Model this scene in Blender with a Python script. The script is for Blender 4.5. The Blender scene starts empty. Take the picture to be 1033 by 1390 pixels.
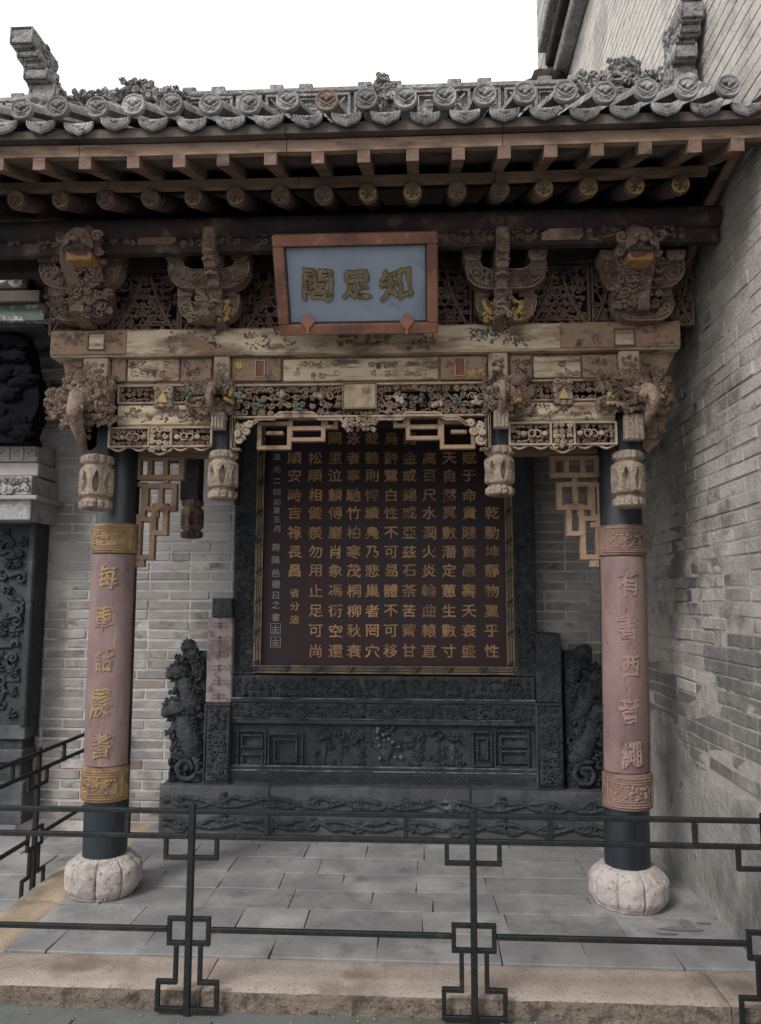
import bpy, math, random
import numpy as np
from mathutils import Vector, noise

# ------------------------------------------------------------------ camera
F_PX, PITCH, YAW, ROLL, EYE = 1040.6, 0.1149, 0.0524, 0.0027, 1.5
scene = bpy.context.scene
_cy, _sy, _cp, _sp = math.cos(YAW), math.sin(YAW), math.cos(PITCH), math.sin(PITCH)
R0 = Vector((_cy, _sy, 0)); FW = Vector((-_sy*_cp, _cy*_cp, _sp)); U0 = Vector((_sy*_sp, -_cy*_sp, _cp))
RR = R0*math.cos(ROLL) + U0*math.sin(ROLL); UU = U0*math.cos(ROLL) - R0*math.sin(ROLL)
cam_data = bpy.data.cameras.new('camera'); cam = bpy.data.objects.new('camera', cam_data)
scene.collection.objects.link(cam); scene.camera = cam
cam_data.sensor_fit = 'VERTICAL'; cam_data.sensor_height = 24.0; cam_data.sensor_width = 24.0*1033/1390
cam_data.lens = 24.0*F_PX/1390.0; cam_data.clip_start = 0.05; cam_data.clip_end = 500
m3 = [[RR[i], UU[i], -FW[i]] for i in range(3)]
from mathutils import Matrix
cam.matrix_world = Matrix(((*m3[0], 0), (*m3[1], 0), (*m3[2], EYE), (0, 0, 0, 1)))

# ------------------------------------------------------------------ sky, sun, exposure (bright overcast)
SUN_EL, SUN_AZ = math.radians(42), math.radians(218)     # azimuth from +Y clockwise: behind the camera, to its left
world = bpy.data.worlds.new('World'); scene.world = world; world.use_nodes = True
wn, wl = world.node_tree.nodes, world.node_tree.links
wn.clear()
sky = wn.new('ShaderNodeTexSky'); sky.sky_type = 'NISHITA'; sky.sun_disc = False
sky.sun_elevation = SUN_EL; sky.sun_rotation = SUN_AZ; sky.air_density = 1.0; sky.dust_density = 6.0; sky.ozone_density = 1.0
hs = wn.new('ShaderNodeHueSaturation'); hs.inputs['Saturation'].default_value = 0.10
bg = wn.new('ShaderNodeBackground'); bg.inputs['Strength'].default_value = 0.11
wo = wn.new('ShaderNodeOutputWorld')
tcw = wn.new('ShaderNodeTexCoord'); cn = wn.new('ShaderNodeTexNoise'); cn.inputs['Scale'].default_value = 2.2; cn.inputs['Detail'].default_value = 4
crr = wn.new('ShaderNodeMapRange'); crr.inputs[1].default_value = .3; crr.inputs[2].default_value = .7; crr.inputs[3].default_value = 7.6; crr.inputs[4].default_value = 9.2
cc = wn.new('ShaderNodeCombineColor'); cmx = wn.new('ShaderNodeMix'); cmx.data_type = 'RGBA'; cmx.inputs[0].default_value = .88      # cloud layer over the clear sky
wl.new(tcw.outputs['Generated'], cn.inputs['Vector']); wl.new(cn.outputs['Fac'], crr.inputs[0])
for k in range(3): wl.new(crr.outputs[0], cc.inputs[k])
wl.new(sky.outputs[0], hs.inputs['Color']); wl.new(hs.outputs[0], cmx.inputs[6]); wl.new(cc.outputs[0], cmx.inputs[7])
wl.new(cmx.outputs[2], bg.inputs['Color']); wl.new(bg.outputs[0], wo.inputs[0])
sl = bpy.data.lights.new('sun', 'SUN'); sl.energy = 1.4; sl.angle = math.radians(14); sl.color = (1.0, 0.965, 0.93)
sun = bpy.data.objects.new('sun', sl); scene.collection.objects.link(sun)
sd = Vector((math.sin(SUN_AZ)*math.cos(SUN_EL), math.cos(SUN_AZ)*math.cos(SUN_EL), math.sin(SUN_EL)))
sun.rotation_euler = sd.to_track_quat('Z', 'Y').to_euler(); sun.location = (-4, -8, 12)
vs = scene.view_settings; vs.view_transform = 'Standard'; vs.look = 'None'; vs.gamma = 1.0; vs.use_curve_mapping = False
vs.exposure = 0.72

# ------------------------------------------------------------------ measuring helper: a photo point at a real distance Y
def P(px, py, Y):
    u0, w0 = px-516.5, py-695.0
    c, s = math.cos(ROLL), math.sin(ROLL)
    u, w = c*u0 + s*w0, -s*u0 + c*w0
    d = R0*(u/F_PX) - U0*(w/F_PX) + FW
    t = Y/d.y
    return d.x*t, EYE + d.z*t
def XX(px, py, Y): return P(px, py, Y)[0]
def ZZ(px, py, Y): return P(px, py, Y)[1]
def RC(x0, y0, x1, y1, Y):
    cx, cy = (x0+x1)/2, (y0+y1)/2
    return XX(x0, cy, Y), XX(x1, cy, Y), ZZ(cx, y1, Y), ZZ(cx, y0, Y)      # x0,x1,z0,z1

# ------------------------------------------------------------------ mesh builder
_ICO = {}
def ico(sub):
    if sub in _ICO: return _ICO[sub]
    import bmesh
    bm = bmesh.new(); bmesh.ops.create_icosphere(bm, subdivisions=sub, radius=1.0)
    bm.verts.ensure_lookup_table()
    v = [tuple(p.co) for p in bm.verts]; f = [tuple(x.index for x in q.verts) for q in bm.faces]
    bm.free(); _ICO[sub] = (v, f); return v, f

WL = {}
class MB:
    def __init__(s): s.v, s.f = [], []
    def add(s, V, Fc):
        n = len(s.v); s.v.extend(V); s.f.extend([tuple(i+n for i in q) for q in Fc]); return s
    def box(s, x0, x1, y0, y1, z0, z1, ch=0.0):
        if x0 > x1: x0, x1 = x1, x0
        if y0 > y1: y0, y1 = y1, y0
        if z0 > z1: z0, z1 = z1, z0
        if ch <= 0:
            V = [(x, y, z) for x in (x0, x1) for y in (y0, y1) for z in (z0, z1)]
            return s.add(V, [(0, 1, 3, 2), (4, 6, 7, 5), (0, 4, 5, 1), (2, 3, 7, 6), (0, 2, 6, 4), (1, 5, 7, 3)])
        ch = min(ch, (x1-x0)*.45, (y1-y0)*.45, (z1-z0)*.45)
        lo, hi = (x0, y0, z0), (x1, y1, z1); V = []; idx = {}
        for c in range(8):
            sg = [(c >> a) & 1 for a in range(3)]
            for a in range(3):
                p = []
                for b in range(3):
                    e = hi[b] if sg[b] else lo[b]
                    if b != a: e += (-ch if sg[b] else ch)
                    p.append(e)
                idx[(c, a)] = len(V); V.append(tuple(p))
        Fc = []
        for a in range(3):
            b, c_ = (a+1) % 3, (a+2) % 3
            for sa in (0, 1):
                q = []
                for sb, sc in ((0, 0), (1, 0), (1, 1), (0, 1)):
                    q.append(idx[((sa << a) | (sb << b) | (sc << c_), a)])
                Fc.append(tuple(q if sa else q[::-1]))
        for a in range(3):
            b, c_ = (a+1) % 3, (a+2) % 3
            for sb in (0, 1):
                for sc in (0, 1):
                    k0 = (sb << b) | (sc << c_); k1 = k0 | (1 << a)
                    q = (idx[(k0, b)], idx[(k1, b)], idx[(k1, c_)], idx[(k0, c_)])
                    Fc.append(q if sb == sc else q[::-1])
        for c in range(8):
            q = (idx[(c, 0)], idx[(c, 1)], idx[(c, 2)])
            Fc.append(q if bin(c).count('1') % 2 else q[::-1])
        return s.add(V, Fc)
    def prism(s, poly, y0, y1):                  # polygon in xz, extruded along y
        n = len(poly)
        V = [(x, y0, z) for x, z in poly] + [(x, y1, z) for x, z in poly]
        Fc = [tuple(range(n)), tuple(range(2*n-1, n-1, -1))] + [(i, i+n, (i+1) % n+n, (i+1) % n) for i in range(n)]
        return s.add(V, Fc)
    def prismx(s, poly, x0, x1):                 # polygon in yz, extruded along x
        n = len(poly)
        V = [(x0, y, z) for y, z in poly] + [(x1, y, z) for y, z in poly]
        Fc = [tuple(range(n-1, -1, -1)), tuple(range(n, 2*n))] + [(i, (i+1) % n, (i+1) % n+n, i+n) for i in range(n)]
        return s.add(V, Fc)
    def tube(s, pts, r, n=5, ref=(0, 1, 0), closed=False, flat=1.0):
        ref = Vector(ref); P_ = [Vector(p) for p in pts]; m = len(P_); V = []
        for i, p in enumerate(P_):
            a = P_[i-1] if (i > 0 or closed) else p; b = P_[(i+1) % m] if (i < m-1 or closed) else p
            t = (b-a)
            if t.length < 1e-9: t = Vector((1, 0, 0))
            t.normalize(); q = t.cross(ref)
            if q.length < 1e-4: q = t.cross(Vector((0.3, 0.2, 1)))
            q.normalize(); w = q.cross(t).normalized()
            rr = r[i] if isinstance(r, (list, tuple)) else r
            for k in range(n):
                th = 2*math.pi*(k+.5)/n
                V.append(tuple(p + q*(rr*math.cos(th)) + w*(rr*flat*math.sin(th))))
        Fc = []
        for i in range(m if closed else m-1):
            j = (i+1) % m
            for k in range(n):
                l = (k+1) % n
                Fc.append((i*n+k, i*n+l, j*n+l, j*n+k))
        if not closed: Fc += [tuple(range(n-1, -1, -1)), tuple(range((m-1)*n, m*n))]
        return s.add(V, Fc)
    def surf(s, fn, nu, nv, wrap=True, cap=True):    # fn(u 0..1, v 0..1)
        V = []
        for j in range(nv+1):
            for i in range(nu if wrap else nu+1): V.append(tuple(fn(i/nu, j/nv)))
        w = nu if wrap else nu+1; Fc = []
        for j in range(nv):
            for i in range(nu):
                k = (i+1) % w if wrap else i+1
                Fc.append((j*w+i, j*w+k, (j+1)*w+k, (j+1)*w+i))
        if cap and wrap: Fc += [tuple(range(w-1, -1, -1)), tuple(range(nv*w, (nv+1)*w))]
        return s.add(V, Fc)
    def blob(s, c, r, sub=2, amp=0.0, fr=3.0, seed=0, ridge=False):
        if not isinstance(r, (tuple, list)): r = (r, r, r)
        v, f = ico(sub); V = []
        for p in v:
            k = 1.0
            if amp:
                q = Vector((p[0]*fr+seed*3.7, p[1]*fr+seed*1.3, p[2]*fr-seed*2.1))
                h = noise.noise(q) + .5*noise.noise(q*2.1)
                if ridge: h = .5-2*abs(h)
                k = 1+amp*h
            V.append((c[0]+p[0]*r[0]*k, c[1]+p[1]*r[1]*k, c[2]+p[2]*r[2]*k))
        return s.add(V, f)
    def build(s, name, mat, parent=None, smooth=False, auto=None):
        A = np.array(s.v, dtype=float); lo, hi = A.min(0), A.max(0)
        c = np.array(((lo[0]+hi[0])/2, (lo[1]+hi[1])/2, lo[2]))
        me = bpy.data.meshes.new(name); me.from_pydata([tuple(p) for p in (A-c)], [], s.f)
        me.materials.append(mat)
        if smooth: me.polygons.foreach_set('use_smooth', [True]*len(me.polygons))
        me.update()
        if auto: me.set_sharp_from_angle(angle=math.radians(auto))
        o = bpy.data.objects.new(name, me); scene.collection.objects.link(o)
        place(o, tuple(c), parent); return o
def place(o, c, parent):
    WL[o.name] = c
    if parent is not None:
        p = WL[parent.name]; o.parent = parent; o.location = (c[0]-p[0], c[1]-p[1], c[2]-p[2])
    else: o.location = c
def piece(src, name, c, parent, rot=None):       # another object sharing src's mesh
    o = bpy.data.objects.new(name, src.data); scene.collection.objects.link(o)
    place(o, c, parent)
    if rot: o.rotation_euler = rot
    return o
def empty(name, loc):
    o = bpy.data.objects.new(name, None); scene.collection.objects.link(o); o.location = loc; WL[o.name] = tuple(loc)
    o.empty_display_size = .2; return o
def tag(o, label=None, cat=None, group=None, kind=None):
    if label: o['label'] = label
    if cat: o['category'] = cat
    if group: o['group'] = group
    if kind: o['kind'] = kind
    return o

# ------------------------------------------------------------------ materials
def mat(name, c1, c2, c3=None, s1=9.0, s3=2.5, t3=(.52, .62), c4=None, s4=40, t4=(.6, .68), rough=.8, bump=.35, bs=70,
        bump2=0.0, b2s=14, spec=.3, metal=0.0, stretch=(1, 1, 1), coat=0.0, obj_var=0.0, dist=.02, streak=None):
    m = bpy.data.materials.new(name); m.use_nodes = True; N, L = m.node_tree.nodes, m.node_tree.links
    b = N['Principled BSDF']; b.inputs['Roughness'].default_value = rough; b.inputs['Metallic'].default_value = metal
    b.inputs['Specular IOR Level'].default_value = spec
    if coat: b.inputs['Coat Weight'].default_value = coat; b.inputs['Coat Roughness'].default_value = .25
    g = N.new('ShaderNodeNewGeometry'); mp = N.new('ShaderNodeMapping'); mp.inputs['Scale'].default_value = stretch
    L.new(g.outputs['Position'], mp.inputs[0])
    def nz(sc, det=6, ro=.6, src=mp):
        n = N.new('ShaderNodeTexNoise'); n.inputs['Scale'].default_value = sc; n.inputs['Detail'].default_value = det
        n.inputs['Roughness'].default_value = ro; L.new(src.outputs[0], n.inputs['Vector']); return n
    def ramp(src, a, c):
        r = N.new('ShaderNodeMapRange'); r.inputs[1].default_value = a; r.inputs[2].default_value = c; r.clamp = True
        L.new(src, r.inputs[0]); return r.outputs[0]
    def mix(fac, A, B):
        x = N.new('ShaderNodeMix'); x.data_type = 'RGBA'; L.new(fac, x.inputs[0])
        for i, q in ((6, A), (7, B)):
            if isinstance(q, tuple): x.inputs[i].default_value = (*q, 1)
            else: L.new(q, x.inputs[i])
        return x.outputs[2]
    n1 = nz(s1, 8, .65); col = mix(ramp(n1.outputs['Fac'], .33, .67), c1, c2)
    if c3: n3 = nz(s3, 9, .62); col = mix(ramp(n3.outputs['Fac'], *t3), col, c3)
    if c4: n4 = nz(s4, 5, .6); col = mix(ramp(n4.outputs['Fac'], *t4), col, c4)
    if streak:
        mp2 = N.new('ShaderNodeMapping'); mp2.inputs['Scale'].default_value = streak[1]; L.new(g.outputs['Position'], mp2.inputs[0])
        ns = nz(streak[2], 8, .7, mp2); col = mix(ramp(ns.outputs['Fac'], *streak[3]), col, streak[0])
    if obj_var:
        oi = N.new('ShaderNodeObjectInfo'); hv = N.new('ShaderNodeHueSaturation')
        r = N.new('ShaderNodeMapRange'); r.inputs[3].default_value = 1-obj_var; r.inputs[4].default_value = 1+obj_var
        L.new(oi.outputs['Random'], r.inputs[0]); L.new(r.outputs[0], hv.inputs['Value']); L.new(col, hv.inputs['Color']); col = hv.outputs[0]
    L.new(col, b.inputs['Base Color'])
    rr = N.new('ShaderNodeMapRange'); rr.inputs[3].default_value = max(.05, rough-.12); rr.inputs[4].default_value = min(1, rough+.12)
    L.new(n1.outputs['Fac'], rr.inputs[0]); L.new(rr.outputs[0], b.inputs['Roughness'])
    if bump:
        nb = nz(bs, 8, .7); bp = N.new('ShaderNodeBump'); bp.inputs['Strength'].default_value = bump; bp.inputs['Distance'].default_value = dist
        h = nb.outputs['Fac']
        if bump2:
            vo = N.new('ShaderNodeTexVoronoi'); vo.feature = 'SMOOTH_F1'; vo.inputs['Scale'].default_value = b2s
            dn = nz(b2s*.7, 3, .5); av = N.new('ShaderNodeVectorMath'); av.operation = 'MULTIPLY_ADD'
            L.new(dn.outputs['Color'], av.inputs[0]); av.inputs[1].default_value = (.09,)*3; L.new(mp.outputs[0], av.inputs[2])
            L.new(av.outputs[0], vo.inputs['Vector'])
            ma = N.new('ShaderNodeMath'); ma.operation = 'MULTIPLY_ADD'; L.new(vo.outputs['Distance'], ma.inputs[0]); ma.inputs[1].default_value = bump2; L.new(h, ma.inputs[2]); h = ma.outputs[0]
        L.new(h, bp.inputs['Height']); L.new(bp.outputs[0], b.inputs['Normal'])
    return m
M = {}
M['paving'] = mat('grey_paving_stone', (.17, .168, .172), (.25, .247, .25), (.31, .302, .298), s1=4, s3=2.2, t3=(.5, .66), c4=(.12, .118, .12), s4=7, t4=(.56, .76), bump=.2, bs=40, obj_var=.13, rough=.62, spec=.35)
M['joint'] = mat('dirt_in_joints', (.07, .068, .066), (.11, .105, .10), bump=.3)
M['granite'] = mat('pink_granite_kerb', (.29, .24, .205), (.38, .32, .275), (.20, .165, .14), s1=7, s3=2.2, c4=(.17, .13, .11), s4=95, t4=(.56, .64), bump=.25, bs=160, obj_var=.05, rough=.75)
M['granite_rough'] = mat('rough_hewn_granite', (.22, .175, .145), (.33, .27, .22), (.12, .095, .08), s1=9, s3=14, c4=(.11, .085, .07), s4=70, t4=(.55, .66), bump=1.0, bs=75, obj_var=.05, rough=.9, dist=.03)
M['sand'] = mat('ochre_sandstone_kerb', (.33, .25, .165), (.40, .33, .26), (.21, .17, .13), s1=5, s3=2.6, c4=(.16, .13, .10), s4=60, t4=(.58, .7), bump=.35, bs=80, rough=.85)
M['ground'] = mat('damp_courtyard_ground', (.095, .105, .10), (.14, .15, .145), (.085, .10, .07), s1=6, s3=3, bump=.3, bs=50)
M['brick_l'] = mat('weathered_grey_brick', (.22, .206, .198), (.315, .297, .285), (.45, .43, .41), s1=13, s3=1.7, t3=(.50, .66), c4=(.115, .11, .11), s4=6, t4=(.56, .70), bump=.5, bs=60, obj_var=.17, rough=.92, stretch=(1, 1, 1.4))
M['brick_red'] = mat('reddish_old_brick', (.24, .19, .17), (.25, .22, .205), (.33, .30, .29), s1=11, s3=3, bump=.4, bs=60, obj_var=.15, rough=.92)
M['brick_top'] = mat('smooth_grey_brick', (.30, .28, .272), (.37, .35, .34), (.25, .235, .23), s1=9, s3=2, bump=.25, bs=60, obj_var=.07, rough=.9)
M['mortar_l'] = mat('white_lime_mortar', (.37, .352, .335), (.50, .478, .455), (.25, .237, .225), s1=14, s3=3, bump=.6, bs=45, rough=.95)
M['brick_r'] = mat('whitewashed_side_brick', (.26, .24, .222), (.36, .336, .31), (.50, .468, .435), s1=16, s3=2.1, t3=(.38, .6), c4=(.11, .107, .105), s4=2.6, t4=(.54, .68), bump=.8, bs=38, obj_var=.12, rough=.93, dist=.03)
M['brick_up'] = mat('sunlit_limewashed_upper_brick', (.52, .488, .45), (.64, .605, .56), (.42, .395, .37), s1=10, s3=2.4, c4=(.22, .205, .195), s4=9, t4=(.62, .76), bump=.8, bs=34, rough=.95, dist=.03)  # paler than the brick below: sunlight painted into the limewash colour
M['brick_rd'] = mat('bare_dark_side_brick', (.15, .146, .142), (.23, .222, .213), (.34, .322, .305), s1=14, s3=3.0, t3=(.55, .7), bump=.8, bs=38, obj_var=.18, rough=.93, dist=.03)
M['mortar_r'] = mat('smeared_lime_mortar', (.34, .318, .295), (.50, .468, .435), (.20, .188, .176), s1=12, s3=2.5, bump=.8, bs=40, rough=.95, dist=.03)
M['plaster'] = mat('grey_plaster_patch', (.27, .258, .245), (.38, .362, .345), (.17, .163, .157), s1=6, s3=2.0, t3=(.5, .64), c4=(.12, .115, .11), s4=9, t4=(.58, .72), bump=.9, bs=22, rough=.95, dist=.03)
M['tile'] = mat('grey_roof_tile', (.19, .183, .184), (.30, .292, .292), (.46, .45, .45), s1=16, s3=9, t3=(.46, .64), c4=(.06, .06, .062), s4=32, t4=(.56, .7), bump=.7, bs=90, obj_var=.2, rough=.9)
M['tile_rust'] = mat('rust_stained_roof_tile', (.20, .14, .12), (.25, .18, .15), (.28, .25, .23), s1=18, s3=10, bump=.7, bs=90, rough=.9)
M['ridge'] = mat('carved_grey_ridge_clay', (.20, .188, .184), (.31, .295, .288), (.42, .40, .39), s1=18, s3=8, c4=(.07, .068, .07), s4=40, t4=(.55, .68), bump=.8, bs=80, bump2=1.2, b2s=32, rough=.92)
M['wood'] = mat('weathered_brown_wood', (.14, .085, .062), (.23, .148, .11), (.075, .048, .04), s1=10, s3=5, c4=(.33, .255, .2), s4=17, t4=(.6, .72), bump=.5, bs=60, obj_var=.15, rough=.85, stretch=(.6, 1, 1.6))
M['armw'] = mat('grey_brown_bracket_wood', (.15, .095, .078), (.235, .158, .128), (.078, .05, .044), s1=12, s3=6, c4=(.33, .28, .23), s4=22, t4=(.58, .72), bump=.6, bs=75, rough=.85)
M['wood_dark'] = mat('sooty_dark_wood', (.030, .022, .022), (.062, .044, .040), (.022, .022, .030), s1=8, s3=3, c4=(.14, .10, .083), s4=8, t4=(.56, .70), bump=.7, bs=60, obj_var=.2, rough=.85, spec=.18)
M['wood_mid'] = mat('carved_brown_wood', (.15, .095, .078), (.24, .16, .13), (.08, .052, .048), s1=14, s3=6, c4=(.27, .21, .17), s4=26, t4=(.56, .72), bump=.9, bs=95, bump2=1.0, b2s=42, obj_var=.15, rough=.85)
M['cream'] = mat('faded_cream_paint_on_wood', (.48, .38, .27), (.60, .50, .37), (.24, .155, .105), s1=6, s3=3.6, t3=(.50, .64), c4=(.13, .09, .07), s4=12, t4=(.52, .66), bump=.5, bs=55, rough=.82, stretch=(.45, 1, 1.7), streak=((.13, .085, .065), (.25, 1, 5.0), 11, (.56, .70)))
M['beam_end'] = mat('brown_patterned_beam_paint', (.25, .155, .105), (.33, .22, .15), (.17, .13, .12), s1=12, s3=6, c4=(.13, .085, .07), s4=24, t4=(.54, .66), bump=.5, bs=60, rough=.85)
M['carve'] = mat('pale_weathered_carving', (.24, .165, .125), (.38, .285, .215), (.13, .082, .065), s1=13, s3=7, t3=(.5, .64), c4=(.12, .09, .078), s4=38, t4=(.55, .68), bump=.8, bs=90, bump2=.9, b2s=48, rough=.88)
M['carve_l'] = mat('light_carved_frame', (.31, .235, .175), (.44, .35, .265), (.18, .12, .09), s1=14, s3=8, bump=.5, bs=80, rough=.86)
M['green'] = mat('faded_blue_green_leaf_paint', (.075, .115, .10), (.12, .155, .135), (.20, .18, .145), s1=20, s3=16, bump=.6, bs=80)
M['gold'] = mat('old_gilding', (.40, .255, .085), (.52, .36, .15), (.24, .15, .07), s1=18, s3=20, t3=(.52, .64), bump=.5, bs=90, rough=.5, spec=.5)
M['gold_t'] = mat('dull_gilt_lettering', (.36, .185, .08), (.45, .265, .12), (.16, .08, .045), s1=14, s3=9, t3=(.50, .66), obj_var=.22, bump=.2, bs=90, rough=.5, spec=.5)
M['gold_pl'] = mat('dark_old_gilt', (.15, .11, .05), (.23, .17, .085), (.075, .06, .035), s1=18, s3=14, bump=.5, bs=60, rough=.55)
M['silver_t'] = mat('greyed_small_lettering', (.26, .25, .27), (.33, .32, .34), bump=.2, bs=90, rough=.6)
M['orange'] = mat('orange_ochre_paint', (.30, .155, .06), (.37, .21, .09), (.16, .10, .06), s1=20, s3=18, bump=.5, bs=80)
M['redp'] = mat('faded_red_paint', (.20, .055, .045), (.26, .085, .06), (.14, .09, .075), s1=20, s3=18, bump=.4, bs=80)
M['column'] = mat('blue_black_lacquer', (.009, .014, .021), (.015, .023, .032), (.006, .008, .011), s1=5, s3=3, c4=(.09, .105, .11), s4=30, t4=(.68, .76), bump=.15, bs=40, rough=.38, spec=.5, stretch=(3, 3, .5), coat=.2)
M['postblue'] = mat('dark_blue_post_paint', (.012, .015, .021), (.022, .028, .036), (.009, .010, .013), s1=9, s3=6, bump=.2, bs=50, rough=.6)
M['pink'] = mat('dusty_pink_lacquer_board', (.185, .117, .110), (.245, .168, .158), (.14, .093, .092), s1=5, s3=3.2, t3=(.46, .62), c4=(.11, .065, .055), s4=22, t4=(.60, .70), bump=.25, bs=35, rough=.55, streak=((.30, .235, .22), (9, 9, .8), 4, (.60, .74)), spec=.4, stretch=(1, 1, .5))
M['pink_d'] = mat('greyed_pink_letter', (.25, .165, .15), (.31, .21, .185), (.17, .11, .10), s1=20, s3=14, bump=.3, bs=80, rough=.7)
M['stone_base'] = mat('pinkish_white_drum_stone', (.42, .36, .34), (.54, .49, .47), (.30, .25, .235), s1=10, s3=6, t3=(.54, .66), c4=(.18, .145, .135), s4=36, t4=(.58, .68), bump=.8, bs=55, rough=.92, bump2=.5, b2s=22)
M['black_stone'] = mat('black_carved_stone', (.030, .033, .039), (.052, .056, .064), (.09, .094, .102), s1=9, s3=3.5, t3=(.56, .74), c4=(.024, .026, .03), s4=24, t4=(.55, .66), bump=.5, bs=60, rough=.62, spec=.18)
M['black_relief'] = mat('black_stone_relief', (.036, .039, .045), (.066, .070, .078), (.125, .128, .132), s1=14, s3=9, t3=(.58, .74), bump=.9, bs=80, bump2=1.2, b2s=34, rough=.62, spec=.18)
M['base_stone'] = mat('grey_slate_plinth', (.045, .047, .051), (.070, .072, .077), (.11, .114, .12), s1=6, s3=2.5, t3=(.52, .68), bump=.4, bs=50, rough=.7, spec=.18)
M['panel'] = mat('dark_maroon_lacquer', (.022, .0055, .008), (.032, .0085, .012), (.018, .013, .022), s1=4, s3=2, bump=.08, bs=40, rough=.55, spec=.4)
M['frame_gold'] = mat('tarnished_gilt_moulding', (.26, .17, .08), (.36, .25, .125), (.12, .09, .08), s1=10, s3=7, bump=.3, bs=90, rough=.5, spec=.5)
M['frame_dark'] = mat('black_moulding', (.012, .012, .016), (.02, .02, .025), bump=.1, rough=.5)
M['soot'] = mat('soot_black_wood', (.006, .006, .008), (.012, .012, .015), bump=.5, rough=.95, spec=.05)
M['plaque_blue'] = mat('pale_blue_plaque_ground', (.205, .238, .31), (.25, .285, .355), (.17, .195, .25), s1=4, s3=3, bump=.12, bs=50, rough=.6)
M['plaque_red'] = mat('brick_red_plaque_frame', (.20, .085, .058), (.27, .125, .085), (.14, .07, .055), s1=7, s3=4, c4=(.33, .17, .12), s4=26, t4=(.6, .72), bump=.3, bs=60, rough=.65)
M['plaque_line'] = mat('dark_plaque_bead', (.03, .035, .035), (.05, .05, .045), bump=.1)
M['iron'] = mat('black_painted_iron', (.004, .005, .006), (.009, .011, .012), (.03, .022, .018), s1=12, s3=11, t3=(.58, .7), bump=.4, bs=70, rough=.52, spec=.35)
M['pilaster'] = mat('washed_out_purple_plaster', (.21, .175, .17), (.29, .25, .24), (.15, .105, .105), s1=9, s3=6, c4=(.12, .075, .075), s4=22, t4=(.57, .68), bump=.6, bs=50, rough=.92)
M['pale_cornice'] = mat('pale_carved_brickwork', (.30, .295, .29), (.40, .39, .38), (.2, .198, .195), s1=11, s3=6, bump=.6, bs=70, bump2=.7, b2s=30, rough=.92)
M['green_beam'] = mat('peeling_green_white_beam', (.09, .12, .105), (.15, .175, .155), (.42, .42, .39), s1=12, s3=17, t3=(.53, .6), bump=.3, bs=60, rough=.85)
M['deck'] = mat('dusty_roof_boards', (.085, .068, .06), (.14, .11, .095), (.045, .04, .042), s1=8, s3=4, c4=(.15, .125, .11), s4=14, t4=(.6, .72), bump=.4, bs=50, obj_var=.2, rough=.9)

# ------------------------------------------------------------------ ornament helpers
def spiral(cx, cz, r, turns=1.3, d=1, a0=0.0, n=11, k=.14):
    o = []
    for i in range(n):
        t = i/(n-1); rr = r*((1-t)*(1-k)+k); a = a0+d*2*math.pi*turns*t
        o.append((cx+rr*math.cos(a), cz+rr*math.sin(a)))
    return o
def scrolls(mb, x0, x1, z0, z1, y, seed=0, cell=.03, tr=.0045, sides=4, leaf=0.5, jy=.004, yfn=None, dens=1.0):
    rnd = random.Random(seed); w, h = x1-x0, z1-z0
    nx, nz = max(1, round(w/cell)), max(1, round(h/cell)); last = None
    for j in range(nz):
        for i in range(nx):
            if rnd.random() > dens: continue
            cx = x0+(i+.5+rnd.uniform(-.2, .2))*w/nx; cz = z0+(j+.5+rnd.uniform(-.2, .2))*h/nz
            r = .52*min(w/nx, h/nz)*rnd.uniform(.75, 1.1); yy = (y if yfn is None else yfn(cx, cz))+rnd.uniform(-jy, jy)
            if rnd.random() < leaf*.5:
                np_ = rnd.choice((5, 6, 7)); a0 = rnd.uniform(0, 6.28)
                for q in range(np_): petal(mb, cx, yy, cz, a0+6.283*q/np_, r*1.05, r*.62, tr*1.5)
                mb.blob((cx, yy-tr*1.2, cz), r*.25, 1)
            else:
                pts = spiral(cx, cz, r, rnd.uniform(.9, 1.5), rnd.choice((-1, 1)), rnd.uniform(0, 6.28), 10)
                if last and rnd.random() < .75 and (last[0]-pts[0][0])**2+(last[1]-pts[0][1])**2 < (cell*2.2)**2: pts = [last]+pts
                mb.tube([(a, yy, b) for a, b in pts], [tr*1.1]*(len(pts)-3)+[tr, tr*.9, tr*1.5], sides)
                last = pts[-1] if rnd.random() < .3 else (cx+r, cz)
            if rnd.random() < leaf:
                a = rnd.uniform(0, 6.28); petal(mb, cx+r*.6*math.cos(a), yy-.3*tr, cz+r*.6*math.sin(a), a+rnd.uniform(-.5, .5), r*.9, r*.5, tr*1.4)
def petal(mb, cx, y, cz, ang, L, W, t):
    ca, sa = math.cos(ang), math.sin(ang); V = []
    for u, w, k in ((0, .25, .6), (.3, .85, 1), (.6, 1, 1.1), (.85, .55, .7), (1, .04, .1)):
        for q in (-1, 0, 1):
            a, b = u*L, q*w*W/2; V.append((cx+ca*a-sa*b, y-(t*k if q == 0 else t*.15)-.3*t*u, cz+sa*a+ca*b))
    n = len(V); V2 = V+[(p[0], y+t*.5, p[2]) for p in V]
    Fc = []
    for i in range(4):
        for q in range(2): Fc.append((i*3+q, i*3+q+1, i*3+q+4, i*3+q+3))
        Fc.append((i*3, i*3+3, n+i*3+3, n+i*3)); Fc.append((i*3+2, n+i*3+2, n+i*3+5, i*3+5))
    mb.add(V2, Fc)
def frame(mb, x0, x1, z0, z1, y, t, d, ch=.002):
    mb.box(x0, x1, y-d/2, y+d/2, z0, z0+t, ch); mb.box(x0, x1, y-d/2, y+d/2, z1-t, z1, ch)
    mb.box(x0, x0+t, y-d/2+.001, y+d/2-.001, z0+t, z1-t, 0); mb.box(x1-t, x1, y-d/2+.001, y+d/2-.001, z0+t, z1-t, 0)
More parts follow.
